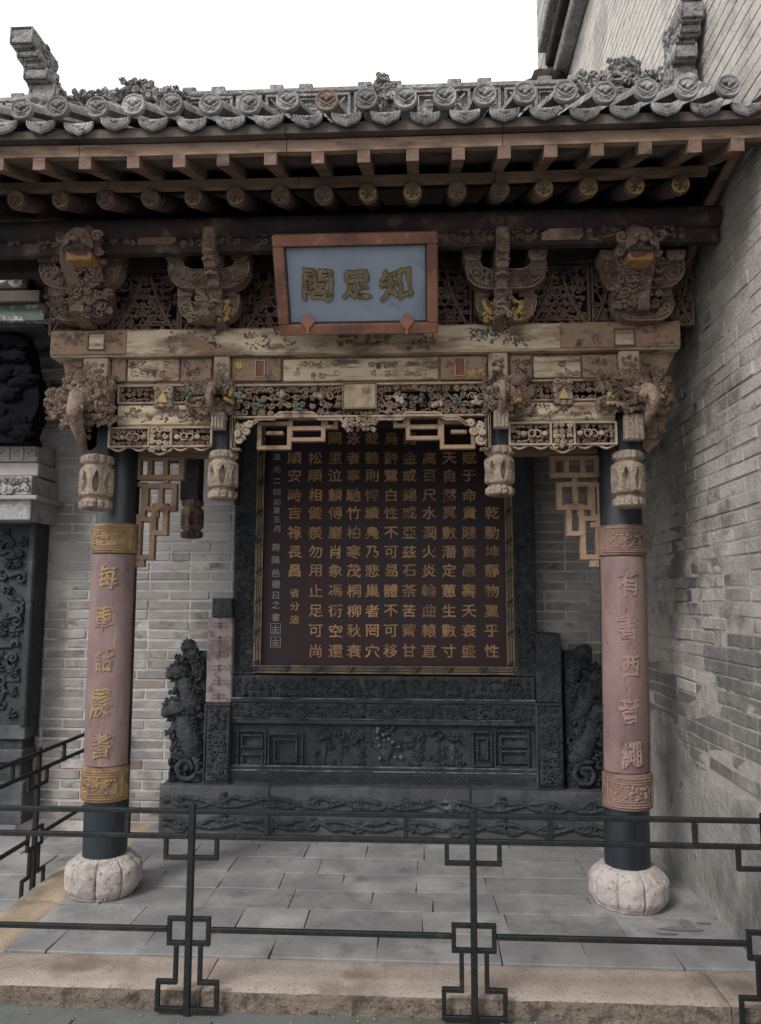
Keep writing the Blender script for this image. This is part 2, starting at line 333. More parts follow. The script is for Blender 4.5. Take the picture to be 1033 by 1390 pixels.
def meander(mb, x0, x1, z0, z1, y, t, d, n):
    w = (x1-x0)/n; h = z1-z0
    for i in range(n):
        a = x0+i*w+.06*w; b = x0+(i+1)*w-.06*w
        pts = [(a, z0+.1*h), (a, z1-.1*h), (b, z1-.1*h), (b, z0+.35*h), (a+.35*w, z0+.35*h), (a+.35*w, z0+.62*h), (b-.25*w, z0+.62*h)]
        mb.tube([(p, y, q) for p, q in pts], t, 4)
def jitter(mb, amp, fr, seed=0):
    mb.v = [tuple(Vector(p)+noise.noise_vector(Vector(p)*fr+Vector((seed, seed, seed)))*amp) for p in mb.v]; return mb

# text -> mesh glyphs lying in xz facing -y
def glyph(ch, size, depth=.002, bold=.0, shear=0.0, wob=0.0, seed=0, wide=1.0):
    cu = bpy.data.curves.new('t', 'FONT'); cu.body = ch; cu.size = size; cu.extrude = depth; cu.offset = bold
    th = bold; cu.offset = 0
    cu.align_x = 'CENTER'; cu.align_y = 'CENTER'; cu.resolution_u = 2
    o = bpy.data.objects.new('t', cu); scene.collection.objects.link(o)
    dg = bpy.context.evaluated_depsgraph_get(); me = o.evaluated_get(dg).to_mesh()
    V = [tuple(v.co) for v in me.vertices]; Fc = [tuple(p.vertices) for p in me.polygons]
    o.evaluated_get(dg).to_mesh_clear(); bpy.data.objects.remove(o); bpy.data.curves.remove(cu)
    if not V: return MB()
    A = np.array(V); c = (A.min(0)+A.max(0))/2
    mb = MB(); out = []
    for x, y, z in A-c:
        x *= wide; y2 = y+shear*x
        if wob:
            q = noise.noise_vector(Vector((x/size*5+seed*7.1, y/size*5, seed))); x += q.x*wob*size; y2 += q.y*wob*size
        out.append((x, -z, y2))
    mb.add(out, Fc)
    if th:
        for k, (dx, dz) in enumerate(((th, 0), (-th, 0), (0, th), (0, -th))): mb.add([(p[0]+dx, p[1]+.00012*(k+1), p[2]+dz) for p in out], Fc)
    return mb
def refine(g_, step=.010):
    import bmesh
    bm = bmesh.new(); vs_ = [bm.verts.new(p) for p in g_.v]
    for q in g_.f:
        try: bm.faces.new([vs_[i] for i in q])
        except ValueError: pass
    bmesh.ops.triangulate(bm, faces=bm.faces[:])
    for _ in range(4):
        e_ = [e for e in bm.edges if e.calc_length() > step]
        if not e_: break
        bmesh.ops.subdivide_edges(bm, edges=e_, cuts=1); bmesh.ops.triangulate(bm, faces=[f for f in bm.faces if len(f.verts) > 3])
    bm.verts.index_update(); g_.v = [tuple(v.co) for v in bm.verts]; g_.f = [tuple(v.index for v in f.verts) for f in bm.faces]; bm.free(); return g_
def brush(g_, size, amp, step, seed=0):      # hand-cut edges: swelling, wavering strokes
    refine(g_, step); out = []
    for p in g_.v:
        a = noise.noise_vector(Vector((p[0]/size*3.2+seed*3.3, p[2]/size*3.2, seed*1.7))); b = noise.noise_vector(Vector((p[0]/size*11+seed, p[2]/size*11, seed+9)))
        out.append((p[0]+(a.x+.35*b.x)*amp*size, p[1], p[2]+(a.z+.35*b.z)*amp*size))
    g_.v = out; return g_
def shift(mb, c):
    mb.v = [(p[0]+c[0], p[1]+c[1], p[2]+c[2]) for p in mb.v]; return mb

# ================================================================== SETTING
ZG = -.075
g = MB(); g.box(-30, 30, -25, 40, ZG-.3, ZG-.006)
ground = tag(g.build('ground', M['ground']), 'dark damp courtyard ground in front of the stone kerb', None, kind='structure')
# slabs of the courtyard left of the platform and the strip in front
rnd = random.Random(5)
for r in range(7):
    y0 = 3.06+r*.36; x = -3.7+(.25 if r % 2 else 0)
    while x < -2.15:
        w = rnd.uniform(.42, .55); x1 = min(x+w, -2.03)
        if x1-x > .08: MB().box(x+.004, x1-.004, y0+.004, y0+.356, ZG-.02, ZG+rnd.uniform(0, .004), .004).build('paving_slab', M['paving'], ground)
        x = x1
x = -3.4
while x < 1.40:
    w = rnd.uniform(.45, .7); x1 = min(x+w, 1.40)
    MB().box(x+.004, x1-.004, 2.45, 2.776, ZG-.02, ZG+.001, .004).build('paving_slab', M['paving'], ground)
    MB().box(x+.004-.2, x1-.004-.2, 2.784, 3.05, ZG-.02, ZG+.002, .004).build('paving_slab', M['ground'], ground)
    x = x1

# platform floor with individually laid slabs
XL, XR, YF0, YC, YW = -2.03, 1.41, 3.13, 3.41, 5.33
g = MB(); g.box(XL+.2, XR, YC-.05, YW, ZG, -.012)
floor = tag(g.build('platform_floor', M['joint']), 'raised platform floor laid with grey stone slabs', None, kind='structure')
y = YC; r = 0
rows = [.27, .245, .25, .245, .255, .25, .24, .25]
for r, h in enumerate(rows):
    y1 = min(y+h, YW-.005); x = -1.80; first = True
    while x < XR-.02:
        w = rnd.uniform(.30, .58) if not first else rnd.uniform(.18, .45); first = False
        x1 = x+w
        if XR-x1 < .15: x1 = XR-.004
        dz = rnd.uniform(-.002, .0015); a = rnd.uniform(-.005, .005); gj = rnd.choice((.001, .001, .0015, .003))
        s = MB(); s.box(x+.001, x1-gj, y+.001, y1-gj*.7, -.05, dz, .002)
        s.v = [(p[0]+a*(1 if p[1] > y+.1 else -1), p[1], p[2]+(p[0]-x)*rnd.uniform(-.001, .001)) for p in s.v]
        s.build('floor_slab', M['paving'], floor); x = x1
    y = y1
    if y >= YW-.02: break

mb = MB(); rs = random.Random(21)
for (px, py, w, h) in ((925, 1262, .10, .02), (932, 1255, .03, .05), (905, 1268, .05, .014), (955, 1254, .035, .010)):
    x, z = P(px, py, 3.7); yq = 1.5/((1.5-z)/3.7); xq = x*yq/3.7; n = 18
    V = [(xq+w*math.cos(6.283*i/n)*(1+.35*noise.noise(Vector((i*.7, px, 0)))), yq+h*math.sin(6.283*i/n)*(1+.4*noise.noise(Vector((i*.6, py, 3)))), .0035) for i in range(n)]
    mb.add(V, [tuple(range(n))])
    yq += .004
mb.v = [(p[0], p[1], p[2]+.0003*(i//18)) for i, p in enumerate(mb.v)]
tag(mb.build('damp_stain', mat('damp_dark_stain', (.14, .137, .135), (.18, .176, .173), bump=.2, rough=.6), floor), kind='stuff')
mb = MB()
for i in range(420):
    x = rs.uniform(-1.75, 1.36); yq = rs.uniform(3.45, 5.0); r_ = rs.uniform(.0015, .005)
    mb.blob((x, yq, r_*.4+.0015), (r_, r_*rs.uniform(.6, 1.2), r_*.5), 1)
for i in range(260):
    x = rs.uniform(-3.0, 1.38); yq = rs.uniform(2.6, 3.11); r_ = rs.uniform(.002, .006); mb.blob((x, yq, ZG+r_*.4+.002), (r_, r_, r_*.5), 1)
tag(mb.build('floor_grit', mat('sandy_grit', (.20, .17, .14), (.30, .27, .23), bump=.2), floor), kind='stuff')
# kerb stones: rough face, smoother dressed top
def rough_stone(x0, x1, y0, y1, z0, z1, name, parent, axis='x', m='granite', mf='granite_rough', seed=0):
    nx = max(6, int((x1-x0)/.022)) if axis == 'x' else 10; ny = 10 if axis == 'x' else max(6, int((y1-y0)/.03))
    mb = MB(); V = []
    for j in range(ny+1):
        for i in range(nx+1):
            X = x0+(x1-x0)*i/nx; Y = y0+(y1-y0)*j/ny
            e = min(i, nx-i)*(x1-x0)/nx; e2 = min(j, ny-j)*(y1-y0)/ny; k = min(e, e2)
            z = z1+.003*noise.noise(Vector((X*7, Y*7, seed)))-(.008*math.exp(-k/.006))
            V.append((X, Y-(.006*noise.noise(Vector((X*22, z1*9, seed+4))) if j == 0 else 0), z))
    Fc = [(j*(nx+1)+i, j*(nx+1)+i+1, (j+1)*(nx+1)+i+1, (j+1)*(nx+1)+i) for j in range(ny) for i in range(nx)]
    mb.add(V, Fc); top = V
    o = mb.build(name, M[m], parent, smooth=True)
    # rough front (and side) face as its own piece
    fr = MB(); nz_ = 7
    def face(P0, P1, out, tops):
        n = len(tops)-1; VV = []
        for k in range(nz_+1):
            for i in range(n+1):
                t = tops[i]; z = t[2]+(z0-t[2])*k/nz_
                am = (0 if k == 0 else .014)*(noise.noise(Vector((t[0]*30, t[1]*30, z*38+seed)))+.25)
                VV.append((t[0]+out[0]*am, t[1]+out[1]*am, z))
        fr.add(VV, [((k+1)*(n+1)+i, (k+1)*(n+1)+i+1, k*(n+1)+i+1, k*(n+1)+i) for k in range(nz_) for i in range(n)])
    face(None, None, (0, -1), [V[i] for i in range(nx+1)])
    face(None, None, (-1, 0), [V[j*(nx+1)] for j in range(ny, -1, -1)])
    face(None, None, (1, 0), [V[j*(nx+1)+nx] for j in range(ny+1)])
    fo = fr.build('rough_face', M[mf], o, smooth=True)
    return o
kerb = empty('granite_kerb', (-.3, 3.25, ZG))
tag(kerb, 'long pinkish granite kerb with rough hewn face along the platform front', 'kerb')
cuts = [-2.03, -.86, XX(982, 1340, 3.2), 1.40]
for i in range(3): rough_stone(cuts[i]+.002, cuts[i+1]-.002, YF0, YC-.004, ZG-.02, rnd.uniform(-.002, .003), 'kerb_stone', kerb, seed=i)
kerb2 = empty('sandstone_kerb', (-1.9, 4.3, ZG))
tag(kerb2, 'ochre sandstone kerb running back along the left edge of the platform', 'kerb')
cy_ = [3.412, 3.95, 4.75, 5.325]
for i in range(3): rough_stone(-2.03, -1.80, cy_[i]+.003, cy_[i+1]-.003, ZG-.02, rnd.uniform(.0, .008), 'kerb_stone', kerb2, axis='y', m='sand', mf='sand', seed=i+9)

# ------------------------------------------------------------------ left / back brick wall
BH = .0680; BL = .29
XWL = XX(33, 900, YW)
back = empty('brick_wall', (0, YW+.1, 0)); tag(back, 'grey brick wall with white mortar joints behind the columns and stone screen', 'wall')
g = MB(); g.box(XWL, XR+.0, YW+.0035, YW+.32, ZG, ZZ(60, 440, YW)); g.build('mortar_core', M['mortar_l'], back)
rest = MB(); nb = 0; rnd = random.Random(3)
zt = ZZ(60, 590, YW); rws = int((ZZ(60, 440, YW)-0)/BH)
for r in range(rws):
    z0 = r*BH; x = XWL+rnd.uniform(0, .004); first = True
    while x < XR-.02:
        w = BL if not first else (BL if r % 2 else BL*.5)
        first = False
        if rnd.random() < .12: w *= .5
        x1 = min(x+w, XR)
        X0, X1, Z0, Z1 = x+.005, x1-.005, z0+.0055, z0+BH-.0055
        pr = rnd.uniform(-.002, .004)
        def br(mb):
            q = MB().box(X0, X1, YW-pr, YW+.06, Z0, Z1, .005)
            if z0 < 1.5: q.v = [(p[0]+.006*noise.noise(Vector(p)*9), p[1]+.004*noise.noise(Vector(p)*11), p[2]+.007*noise.noise(Vector(p)*8+Vector((3, 1, 2)))) for p in q.v]
            mb.add(q.v, q.f)
        # seen part: left of the screen, or right of it between screen and side wall
        seen = (x1 < -1.15) or (.80 < x and .5 < z0 < 2.2 and x < 1.2)
        if seen and nb < 298 and z0 < zt:
            mb = MB(); br(mb)
            k = 'brick_top' if z0 > ZZ(60, 800, YW)+rnd.uniform(-.3, .3) else ('brick_red' if rnd.random() < .05 else 'brick_l')
            mb.build('brick', M[k], back); nb += 1
        elif z0 > .2 or x < -1.1: br(rest)
        x = x1
tag(rest.build('brick_remainder', M['brick_l'], back), kind='stuff')

# ------------------------------------------------------------------ right side wall (runs away from the camera)
side = empty('side_wall', (XR+.2, 4.5, 0)); tag(side, 'tall whitewashed brick side wall rising above the roof on the right', 'wall')
YS0, YS1, ZT = 1.2, 6.9, 8.5
g = MB(); g.box(XR+.0022, XR+.4, YS0, YS1, ZG, ZT); g.build('mortar_core', M['mortar_r'], side)
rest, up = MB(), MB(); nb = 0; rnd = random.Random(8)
for r in range(int(ZT/BH)):
    z0 = r*BH; yv = YS0+(BL*.5 if r % 2 else 0)
    while yv < YS1-.02:
        y1 = min(yv+BL*(.5 if rnd.random() < .1 else 1), YS1)
        near = 2.95 < yv < 4.7 and .35 < z0 < 3.0
        pr = rnd.uniform(-.003, .004) if near else rnd.uniform(-.0005, .0015)
        def br(mb):
            q = MB().box(XR-pr, XR+.06, yv+.004, y1-.004, z0+.0045, z0+BH-.0045, .004 if near else 0)
            if near: jitter(q, .006, 8)
            mb.add(q.v, q.f)
        if near and nb < 298:
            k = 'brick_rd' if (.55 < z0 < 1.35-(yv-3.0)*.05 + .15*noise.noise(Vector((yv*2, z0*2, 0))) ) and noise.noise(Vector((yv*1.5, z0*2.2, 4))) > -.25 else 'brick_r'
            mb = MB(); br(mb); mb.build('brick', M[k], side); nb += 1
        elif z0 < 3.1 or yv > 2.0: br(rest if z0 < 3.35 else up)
        yv = y1
tag(rest.build('brick_remainder', M['brick_r'], side), kind='stuff')
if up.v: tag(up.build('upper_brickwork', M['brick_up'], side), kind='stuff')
# plaster skim low on the wall with a ragged upper edge
g = MB(); n = 90; nz_ = 14; V = []
for j in range(nz_+1):
    for i in range(n+1):
        Y = 2.3+i*(YW-2.3)/n
        top = .62+.16*noise.noise(Vector((Y*1.6, 0, 0)))+.05*noise.noise(Vector((Y*9, 0, 2)))+.22*max(0, min(1, (Y-4.0)/.5))-.15*max(0, min(1, (3.4-Y)/.5))
        z = top*j/nz_
        V.append((XR-.010+.004*noise.noise(Vector((Y*5, z*5, 0)))+(.012 if j == nz_ else 0), Y, z))
g.add(V, [(j*(n+1)+i, (j+1)*(n+1)+i, (j+1)*(n+1)+i+1, j*(n+1)+i+1) for j in range(nz_) for i in range(n)])
g.build('plaster_patch', M['plaster'], side, smooth=True)
# frontal pier and receding cornice at the wall's far end
YP = 6.9
x0, x1 = XX(741, 60, YP), XR+.2
zc = ZZ(760, 380, YP)
k = 0; z = zc
while z < 9.5:
    h = .235; 
    MB().box(x0, (x0+x1)/2-.02+(.12 if k % 2 else -.06), YP, YP+.5, z+.006, z+h-.006, .012).build('pier_stone', M['brick_top'], side)
    MB().box((x0+x1)/2-.01+(.12 if k % 2 else -.06), x1, YP, YP+.5, z+.006, z+h-.006, .012).build('pier_stone', M['brick_top'], side)
    z += h; k += 1
g = MB(); g.box(x0+.01, x1, YP+.01, YP+.49, 0, zc); g.build('pier_core', M['brick_top'], side)
for k in range(3):
    g = MB(); d = .13+.07*k; zz = 5.2+.12*k
    ya = 5.6
    g.box(XR-d, XR-.004, ya, YP-.003, 6.45+.14*k, 6.45+.14*k+.12, .015); g.build('cornice_course', M['wood_dark' if k == 1 else 'ridge'], side)
for k in range(4):
    g = MB(); g.blob((XR-.2-.03*k, YP-.10, 6.38-.15*k), (.17-.03*k, .10, .09), 3, .4, 3, k); g.build('corbel_carving', M['wood_dark'], side, smooth=True)

# ================================================================== THE CARVED PAVILION
YB, YK = 3.80, 4.10
pav = empty('carved_pavilion', (-.3, YK, 0))
tag(pav, 'carved wooden pavilion on two blue-black columns with faded cream beams and grey tiled roof', 'pavilion')
xl_b, xl_t = XX(143, 1138, YK), XX(158.5, 740, YK)
xr_b, xr_t = XX(851, 1143, YK), XX(843, 740, YK)
CR = .112; ZTIE = ZZ(700, 616, YK)
def column(xb, xt):
    zb, ztp = .155, 3.05; zm = ZZ(500, 740, YK)
    def fn(u, v):
        z = zb+(ztp-zb)*v; x = xb+(xt-xb)*(z-.3)/(zm-.3) if z < zm else xt
        r = CR*(1.0-.02*v)
        return (x+r*math.cos(2*math.pi*u), YK+r*math.sin(2*math.pi*u), z)
    MB().surf(fn, 40, 24).build('column', M['column'], pav, smooth=True, auto=50)
column(xl_b, xl_t); column(xr_b, xr_t)
# --- main beams
def boxpart(name, m, r, y0, y1, ch=.006, parent=None, smooth=False):
    return MB().box(r[0], r[1], y0, y1, r[2], r[3], ch).build(name, M[m], parent or pav)
def beam_wavy(name, m, r, y0, y1, seed=0, parent=None, n=60):
    mb = MB(); V = []; x0, x1, z0, z1 = r; prof = [(y0+.012, z0), (y0, z0+.012), (y0-.001, (z0+z1)/2), (y0, z1-.012), (y0+.012, z1), (y1, z1), (y1, z0)]
    for i in range(n+1):
        x = x0+(x1-x0)*i/n
        for k, (a, b) in enumerate(prof):
            q = Vector((x*9, a*9+seed, b*14)); V.append((x, a+.003*noise.noise(q), b+.0035*noise.noise(q*1.7)))
    m_ = len(prof); Fc = [(i*m_+k, i*m_+(k+1) % m_, (i+1)*m_+(k+1) % m_, (i+1)*m_+k) for i in range(n) for k in range(m_)]
    Fc += [tuple(range(m_))[::-1], tuple(range(n*m_, (n+1)*m_))]
    return mb.add(V, Fc).build(name, M[m], parent or pav, smooth=True, auto=35)
YT = YB-.06
def ln(y_l, y_r, px, xa=69., xb=922.): return y_l+(y_r-y_l)*(px-xa)/(xb-xa)
xa, xb = XX(69, 465, YT), XX(923, 454, YT); z1 = ZZ(496, 441.5, YT); z0 = ZZ(496, 478.5, YT)
topbeam = beam_wavy('top_beam', 'cream', (xa, xb, z0, z1), YT, YT+.22, 1)
e = XX(172, 465, YT)
boxpart('beam_end_panel', 'beam_end', (xa+.003, e, z0+.008, z1-.008), YT-.006, YT+.01, .004, topbeam)
e = XX(760, 465, YT)
boxpart('beam_end_panel', 'beam_end', (e, xb-.003, z0+.008, z1-.008), YT-.006, YT+.01, .004, topbeam)
# painted / relief cartouches on the top beam
def cartouche(px0, py0, px1, py1, Y, parent, t=.004, m='wood', fill='cream'):
    r = RC(px0, py0, px1, py1, Y); mb = MB(); frame(mb, *r, Y-.004, t*1.6, .008); mb.build('cartouche_frame', M[m], parent)
    if fill: boxpart('cartouche_field', fill, (r[0]+t*1.7, r[1]-t*1.7, r[2]+t*1.7, r[3]-t*1.7), Y-.003, Y+.004, .002, parent)
for a, b, c, d in ((119, 452, 143, 476), (833, 446, 862, 470)): cartouche(a, b, c, d, YT-.007, topbeam)
for a, b in ((88, 118), (144, 172), (780, 832), (864, 910), (455, 490), (495, 530)):
    r = RC(a, 450, b, 474, YT); mb = MB(); scrolls(mb, r[0], r[1], r[2]+.01, r[3]-.01, YT-.005, a, .045, .004, 4, .2); tag(mb.build('painted_scroll', M['wood' if a % 3 else 'beam_end'], topbeam, smooth=True), kind='stuff')
def daubs(a, b, ya, yb, Y, parent, mats, n, seed):      # faint painted flowers on the cream fields
    rn = random.Random(seed)
    for m_ in mats:
        mb = MB(); r = RC(a, ya, b, yb, Y)
        for i in range(n):
            cx, cz = rn.uniform(r[0], r[1]), rn.uniform(r[2], r[3])
            for q in range(rn.choice((2, 3, 5, 6))):
                R_ = rn.uniform(.008, .022); petal(mb, cx+rn.uniform(-.02, .02), Y-.0008, cz+rn.uniform(-.012, .012), rn.uniform(0, 6.28), R_*1.3, R_*.6, .0014)
        tag(mb.build('painted_flowers', M[mats[m_]], parent, smooth=True), kind='stuff')
daubs(230, 300, 452, 474, YT, topbeam, {0: 'green', 1: 'wood_mid'}, 9, 1); daubs(335, 395, 448, 470, YT, topbeam, {0: 'wood_mid', 1: 'wood'}, 9, 2)
daubs(640, 715, 446, 468, YT, topbeam, {0: 'green', 1: 'wood_mid'}, 12, 3); daubs(555, 640, 448, 470, YT, topbeam, {0: 'wood_mid'}, 8, 4)
# second lintel, set back
Y2 = YB; z1b = z0-.002; z0b = ZZ(496, 521, Y2)
lx0, lx1 = XX(84, 500, Y2), XX(915, 495, Y2)
mb = MB(); mb.prism([(lx0, z1b), (lx0+.03, z0b), (lx1-.06, z0b), (lx1, z1b-.02), (lx1, z1b)], Y2+.01, Y2+.16); lint = mb.build('lintel', M['beam_end'], pav)
for px0, px1 in ((114, 147), (291, 312), (663, 689), (840, 868)):
    r = RC(px0, 484, px1, 526, Y2-.03); o = boxpart('post_head', 'carve_l', (r[0], r[1], r[2], z1b-.002), Y2-.045, Y2+.05, .005)
    mb = MB(); scrolls(mb, r[0]+.012, r[1]-.012, r[2]+.012, z1b-.03, Y2-.047, px0, .03, .004, 4, .4); tag(mb.build('post_head_carving', M['carve'], o, smooth=True), kind='stuff')
def paintpanel(px0, px1, py0, py1, m, parent=lint, inset=True):
    r = RC(px0, py0, px1, py1, Y2); o = boxpart('painted_panel', m, r, Y2-.012, Y2+.02, .006, parent); return o
for a, b in ((152, 172), (246, 288), (692, 722), (790, 838)): paintpanel(a, b, 487 if a < 500 else 482, 519 if a < 500 else 514, 'beam_end')
for a, b in ((174, 244), (724, 788)): paintpanel(a, b, 488 if a < 500 else 484, 518 if a < 500 else 513, 'cream')
paintpanel(315, 382, 486, 518, 'beam_end'); paintpanel(598, 660, 484, 516, 'beam_end'); paintpanel(385, 595, 487, 517, 'cream')
cartouche(346, 489, 360, 513, Y2-.014, lint, .004, 'carve_l', 'redp'); cartouche(617, 487, 632, 511, Y2-.014, lint, .004, 'carve_l', 'redp')
for a, b, m_ in ((322, 344, 'gold'), (362, 380, 'gold'), (598, 616, 'gold'), (634, 660, 'gold'), (176, 200, 'wood_mid'), (205, 242, 'wood_mid'), (250, 286, 'wood_mid'), (695, 720, 'wood_mid'), (755, 786, 'wood_mid'), (795, 836, 'wood_mid'), (400, 470, 'carve'), (500, 580, 'carve'), (92, 112, 'carve'), (872, 905, 'carve')):
    r = RC(a, 490 if a < 600 else 487, b, 514 if a < 600 else 511, Y2); mb = MB(); scrolls(mb, *r, Y2-.013, a, .04, .003, 4, .5, dens=.8); tag(mb.build('panel_tracery', M[m_], lint, smooth=True), kind='stuff')

# --- openwork friezes
def frieze(px0, py0, px1, py1, Y, seed, name='openwork_frieze', m='carve', fm='carve_l', cell=.03, bars=True, tr=.0048, back=True, sq=None, d=.03):
    r = RC(px0, py0, px1, py1, Y); mb = MB()
    frame(mb, *r, Y, .010, d+.006); o = mb.build(name, M[fm], pav)
    t = MB(); scrolls(t, r[0]+.010, r[1]-.010, r[2]+.008, r[3]-.008, Y, seed, cell, tr, 5, .55, .006)
    tag(t.build('openwork_scrolls', M[m], o, smooth=True), kind='stuff')
    return o, r
Y3 = YB-.01
def sidebay(L):
    s = 0 if L else 1
    fz = (161, 523, 286, 549) if L else (694, 516, 832, 545)
    o, r = frieze(*fz, Y3, 11+s)
    cx = 223 if L else 764
    rq = RC(cx-13, fz[1]+1, cx+13, fz[3]+5, Y3-.02)
    q = boxpart('carved_boss', 'carve', rq, Y3-.035, Y3+.02, .006); mb = MB(); scrolls(mb, rq[0], rq[1], rq[2], rq[3], Y3-.038, 5+s, .035, .006, 5, .8); tag(mb.build('boss_carving', M['carve_l'], q, smooth=True), kind='stuff')
    cxw, czw = (rq[0]+rq[1])/2, (rq[2]+rq[3])/2
    MB().prism([(cxw-.028, czw-.035), (cxw+.028, czw-.035), (cxw+.01, czw+.0), (cxw, czw+.02), (cxw-.012, czw)], Y3-.05, Y3-.034).build('gilt_fragment', M['gold'], q)
    bd = (161, 550, 292, 579) if L else (690, 546, 834, 572)
    rb = RC(*bd, Y3); zb1 = r[2]-.002
    o = beam_wavy('lower_rail', 'cream', (rb[0], rb[1], rb[2], zb1), Y3-.012, Y3+.06, 4+s, n=20)
    daubs(bd[0]+5, bd[2]-5, bd[1]+4, bd[3]-6, Y3-.012, o, {0: 'wood_mid', 1: 'wood'}, 12, 8+s)
    lo = (148, 580, 289, 608) if L else (690, 573, 837, 605)
    o, r = frieze(*lo, Y3, 21+s, 'hanging_frieze', 'carve', 'carve_l', .028)
    mid = (r[0]+r[1])/2
    for d_ in (-1, 1):
        c = mid+d_*(r[1]-r[0])*.26; zc_ = (r[2]+r[3])/2
        for q in (-.014, .014): MB().tube([(c+q+.018*math.cos(a*.5236), Y3-.016+q*.3, zc_+.018*math.sin(a*.5236)) for a in range(12)], .0045, 4, closed=True).build('ring', M['carve_l'], o, smooth=True)
        for e_ in (-1, 1): MB().blob((c+e_*.052, Y3-.012, zc_), (.016, .008, .014), 2).build('knob', M['carve_l'], o, smooth=True)
        MB().box(mid+d_*.058-.005, mid+d_*.058+.005, Y3-.02, Y3+.012, r[2], r[3], .002).build('frieze_bar', M['carve_l'], o)
    mb = MB(); scrolls(mb, mid-.05, mid+.05, r[2]-.022, r[3]-.005, Y3-.018, 77+s, .03, .006, 5, .8); tag(mb.build('centre_rosette', M['carve_l'], o, smooth=True), kind='stuff')
    mb = MB()                                             # scalloped lower apron
    pts = []
    for i in range(41):
        t = i/40; x = r[0]+(r[1]-r[0])*t
        z = r[2]-.012+.010*math.cos(t*math.pi*10)-(.02 if abs(t-.5) < .12 else 0)
        pts.append((x, Y3-.005, z+.006))
    mb.tube(pts, .006, 5); mb.build('apron_moulding', M['carve_l'], o, smooth=True)
sidebay(True); sidebay(False)
# middle frieze: grapes and leaves
o, r = frieze(316, 521, 661, 567, Y3-.005, 31, cell=.042, tr=.0058)
rn = random.Random(6); gm, fm_ = MB(), MB()
for i in range(13):
    t = (i+.5)/13
    if .42 < t < .58: continue
    cx = r[0]+(r[1]-r[0])*t; cz = r[2]+(r[3]-r[2])*rn.uniform(.3, .75)
    if i % 2:
        for q in range(5):
            a = q*1.2566+rn.random(); gm.blob((cx+.016*math.cos(a), Y3-.024, cz+.013*math.sin(a)), (.013, .005, .010), 1)
    else:
        for q in range(6): fm_.blob((cx+rn.uniform(-.022, .022), Y3-.024, cz+rn.uniform(-.018, .018)), rn.uniform(.009, .014), 2)
tag(gm.build('painted_leaves', M['green'], o, smooth=True), kind='stuff'); tag(fm_.build('carved_grapes', M['carve_l'], o, smooth=True), kind='stuff')
rq = RC(466, 521, 510, 554, Y3-.03); q = boxpart('centre_panel', 'gold', rq, Y3-.034, Y3+.01, .004)
q.data.materials[0] = mat('tarnished_brassy_panel', (.22, .16, .10), (.42, .33, .21), (.14, .09, .07), s1=14, s3=9, bump=.5, bs=30, rough=.5)
mb = MB(); frame(mb, rq[0]-.006, rq[1]+.006, rq[2]-.006, rq[3]+.006, Y3-.034, .007, .012); mb.build('panel_frame', M['wood'], q)
mb = MB()
rr = RC(330, 560, 650, 572, Y3)
for i in range(60):
    t = i/59; x = rr[0]+(rr[1]-rr[0])*t
zL = rr[2]
pts = []
for px, py in ((330, 575), (345, 572), (352, 566), (372, 566), (380, 560), (425, 560), (432, 566), (462, 566), (466, 572), (478, 572), (488, 577), (498, 572), (510, 572), (514, 566), (545, 566), (552, 560), (595, 560), (604, 566), (622, 566), (632, 573), (648, 576)):
    pts.append((XX(px, py, Y3-.015), Y3-.015, ZZ(px, py, Y3-.015)))
mb.tube(pts, .0065, 5); mb.tube([(p[0], p[1]+.004, p[2]-.012) for p in pts], .006, 5)
rp = RC(466, 566, 512, 586, Y3-.02); scrolls(mb, *rp, Y3-.02, 5, .03, .006, 5, .9)
tag(mb.build('frieze_lower_edge', M['carve_l'], o, smooth=True), kind='stuff')
# corner volute brackets under the middle frieze
for (a, b, s_) in ((313, 356, 1), (622, 666, -1)):
    r = RC(a, 568, b, 612, Y3-.01); mb = MB()
    xo = r[0] if s_ > 0 else r[1]
    mb.box(xo, xo+s_*.014, Y3-.03, Y3+.01, r[2], r[3]+.04, .003); mb.box(xo, xo+s_*.055, Y3-.03, Y3+.01, r[2], r[2]+.012, .003)
    mb.box(xo+s_*.022, xo+s_*.030, Y3-.03, Y3+.01, r[2]+.02, r[3], .002)
    for k, (fx, fz, rr_) in enumerate(((.05, .055, .028), (.085, .10, .026), (.055, .12, .022), (.10, .135, .02), (.04, .085, .016))):
        mb.tube([(p, Y3-.02-.004*k, q_) for p, q_ in spiral(xo+s_*fx, r[2]+fz, rr_, 1.4, s_, k, 14)], .0085, 6)
        mb.blob((xo+s_*fx, Y3-.02, r[2]+fz), rr_*.38, 2)
    tag(mb.build('volute_bracket', M['carve_l'], pav, smooth=True), kind='stuff')
# step-fret lattices
def fretpart(frames, Y, m, t=.012, d=.03, extra=()):
    mb = MB()
    for (a, b, c, e_, mids) in frames:
        r = RC(a, b, c, e_, Y); frame(mb, *r, Y, t, d)
        for q in mids:
            if q[0] == 'v': x = XX(q[1], (b+e_)/2, Y); mb.box(x-t/2, x+t/2, Y-d/2+.002, Y+d/2-.002, r[2]+t, r[3]-t)
            else: z = ZZ((a+c)/2, q[1], Y); mb.box(r[0]+t, r[1]-t, Y-d/2+.002, Y+d/2-.002, z-t/2, z+t/2)
        Y += .0015
    for (a, b, c, e_) in extra:
        r = RC(a, b, c, e_, Y-.006); mb.box(r[0], r[1], Y-.02, Y+.012, r[2], r[3], .003)
    return mb.build('step_fret_lattice', M[m], pav)
M['fret'] = mat('worn_reddish_fretwork', (.25, .16, .105), (.35, .24, .165), (.14, .085, .06), s1=12, s3=6, c4=(.42, .31, .24), s4=36, t4=(.62, .74), bump=.4, bs=70, rough=.8)
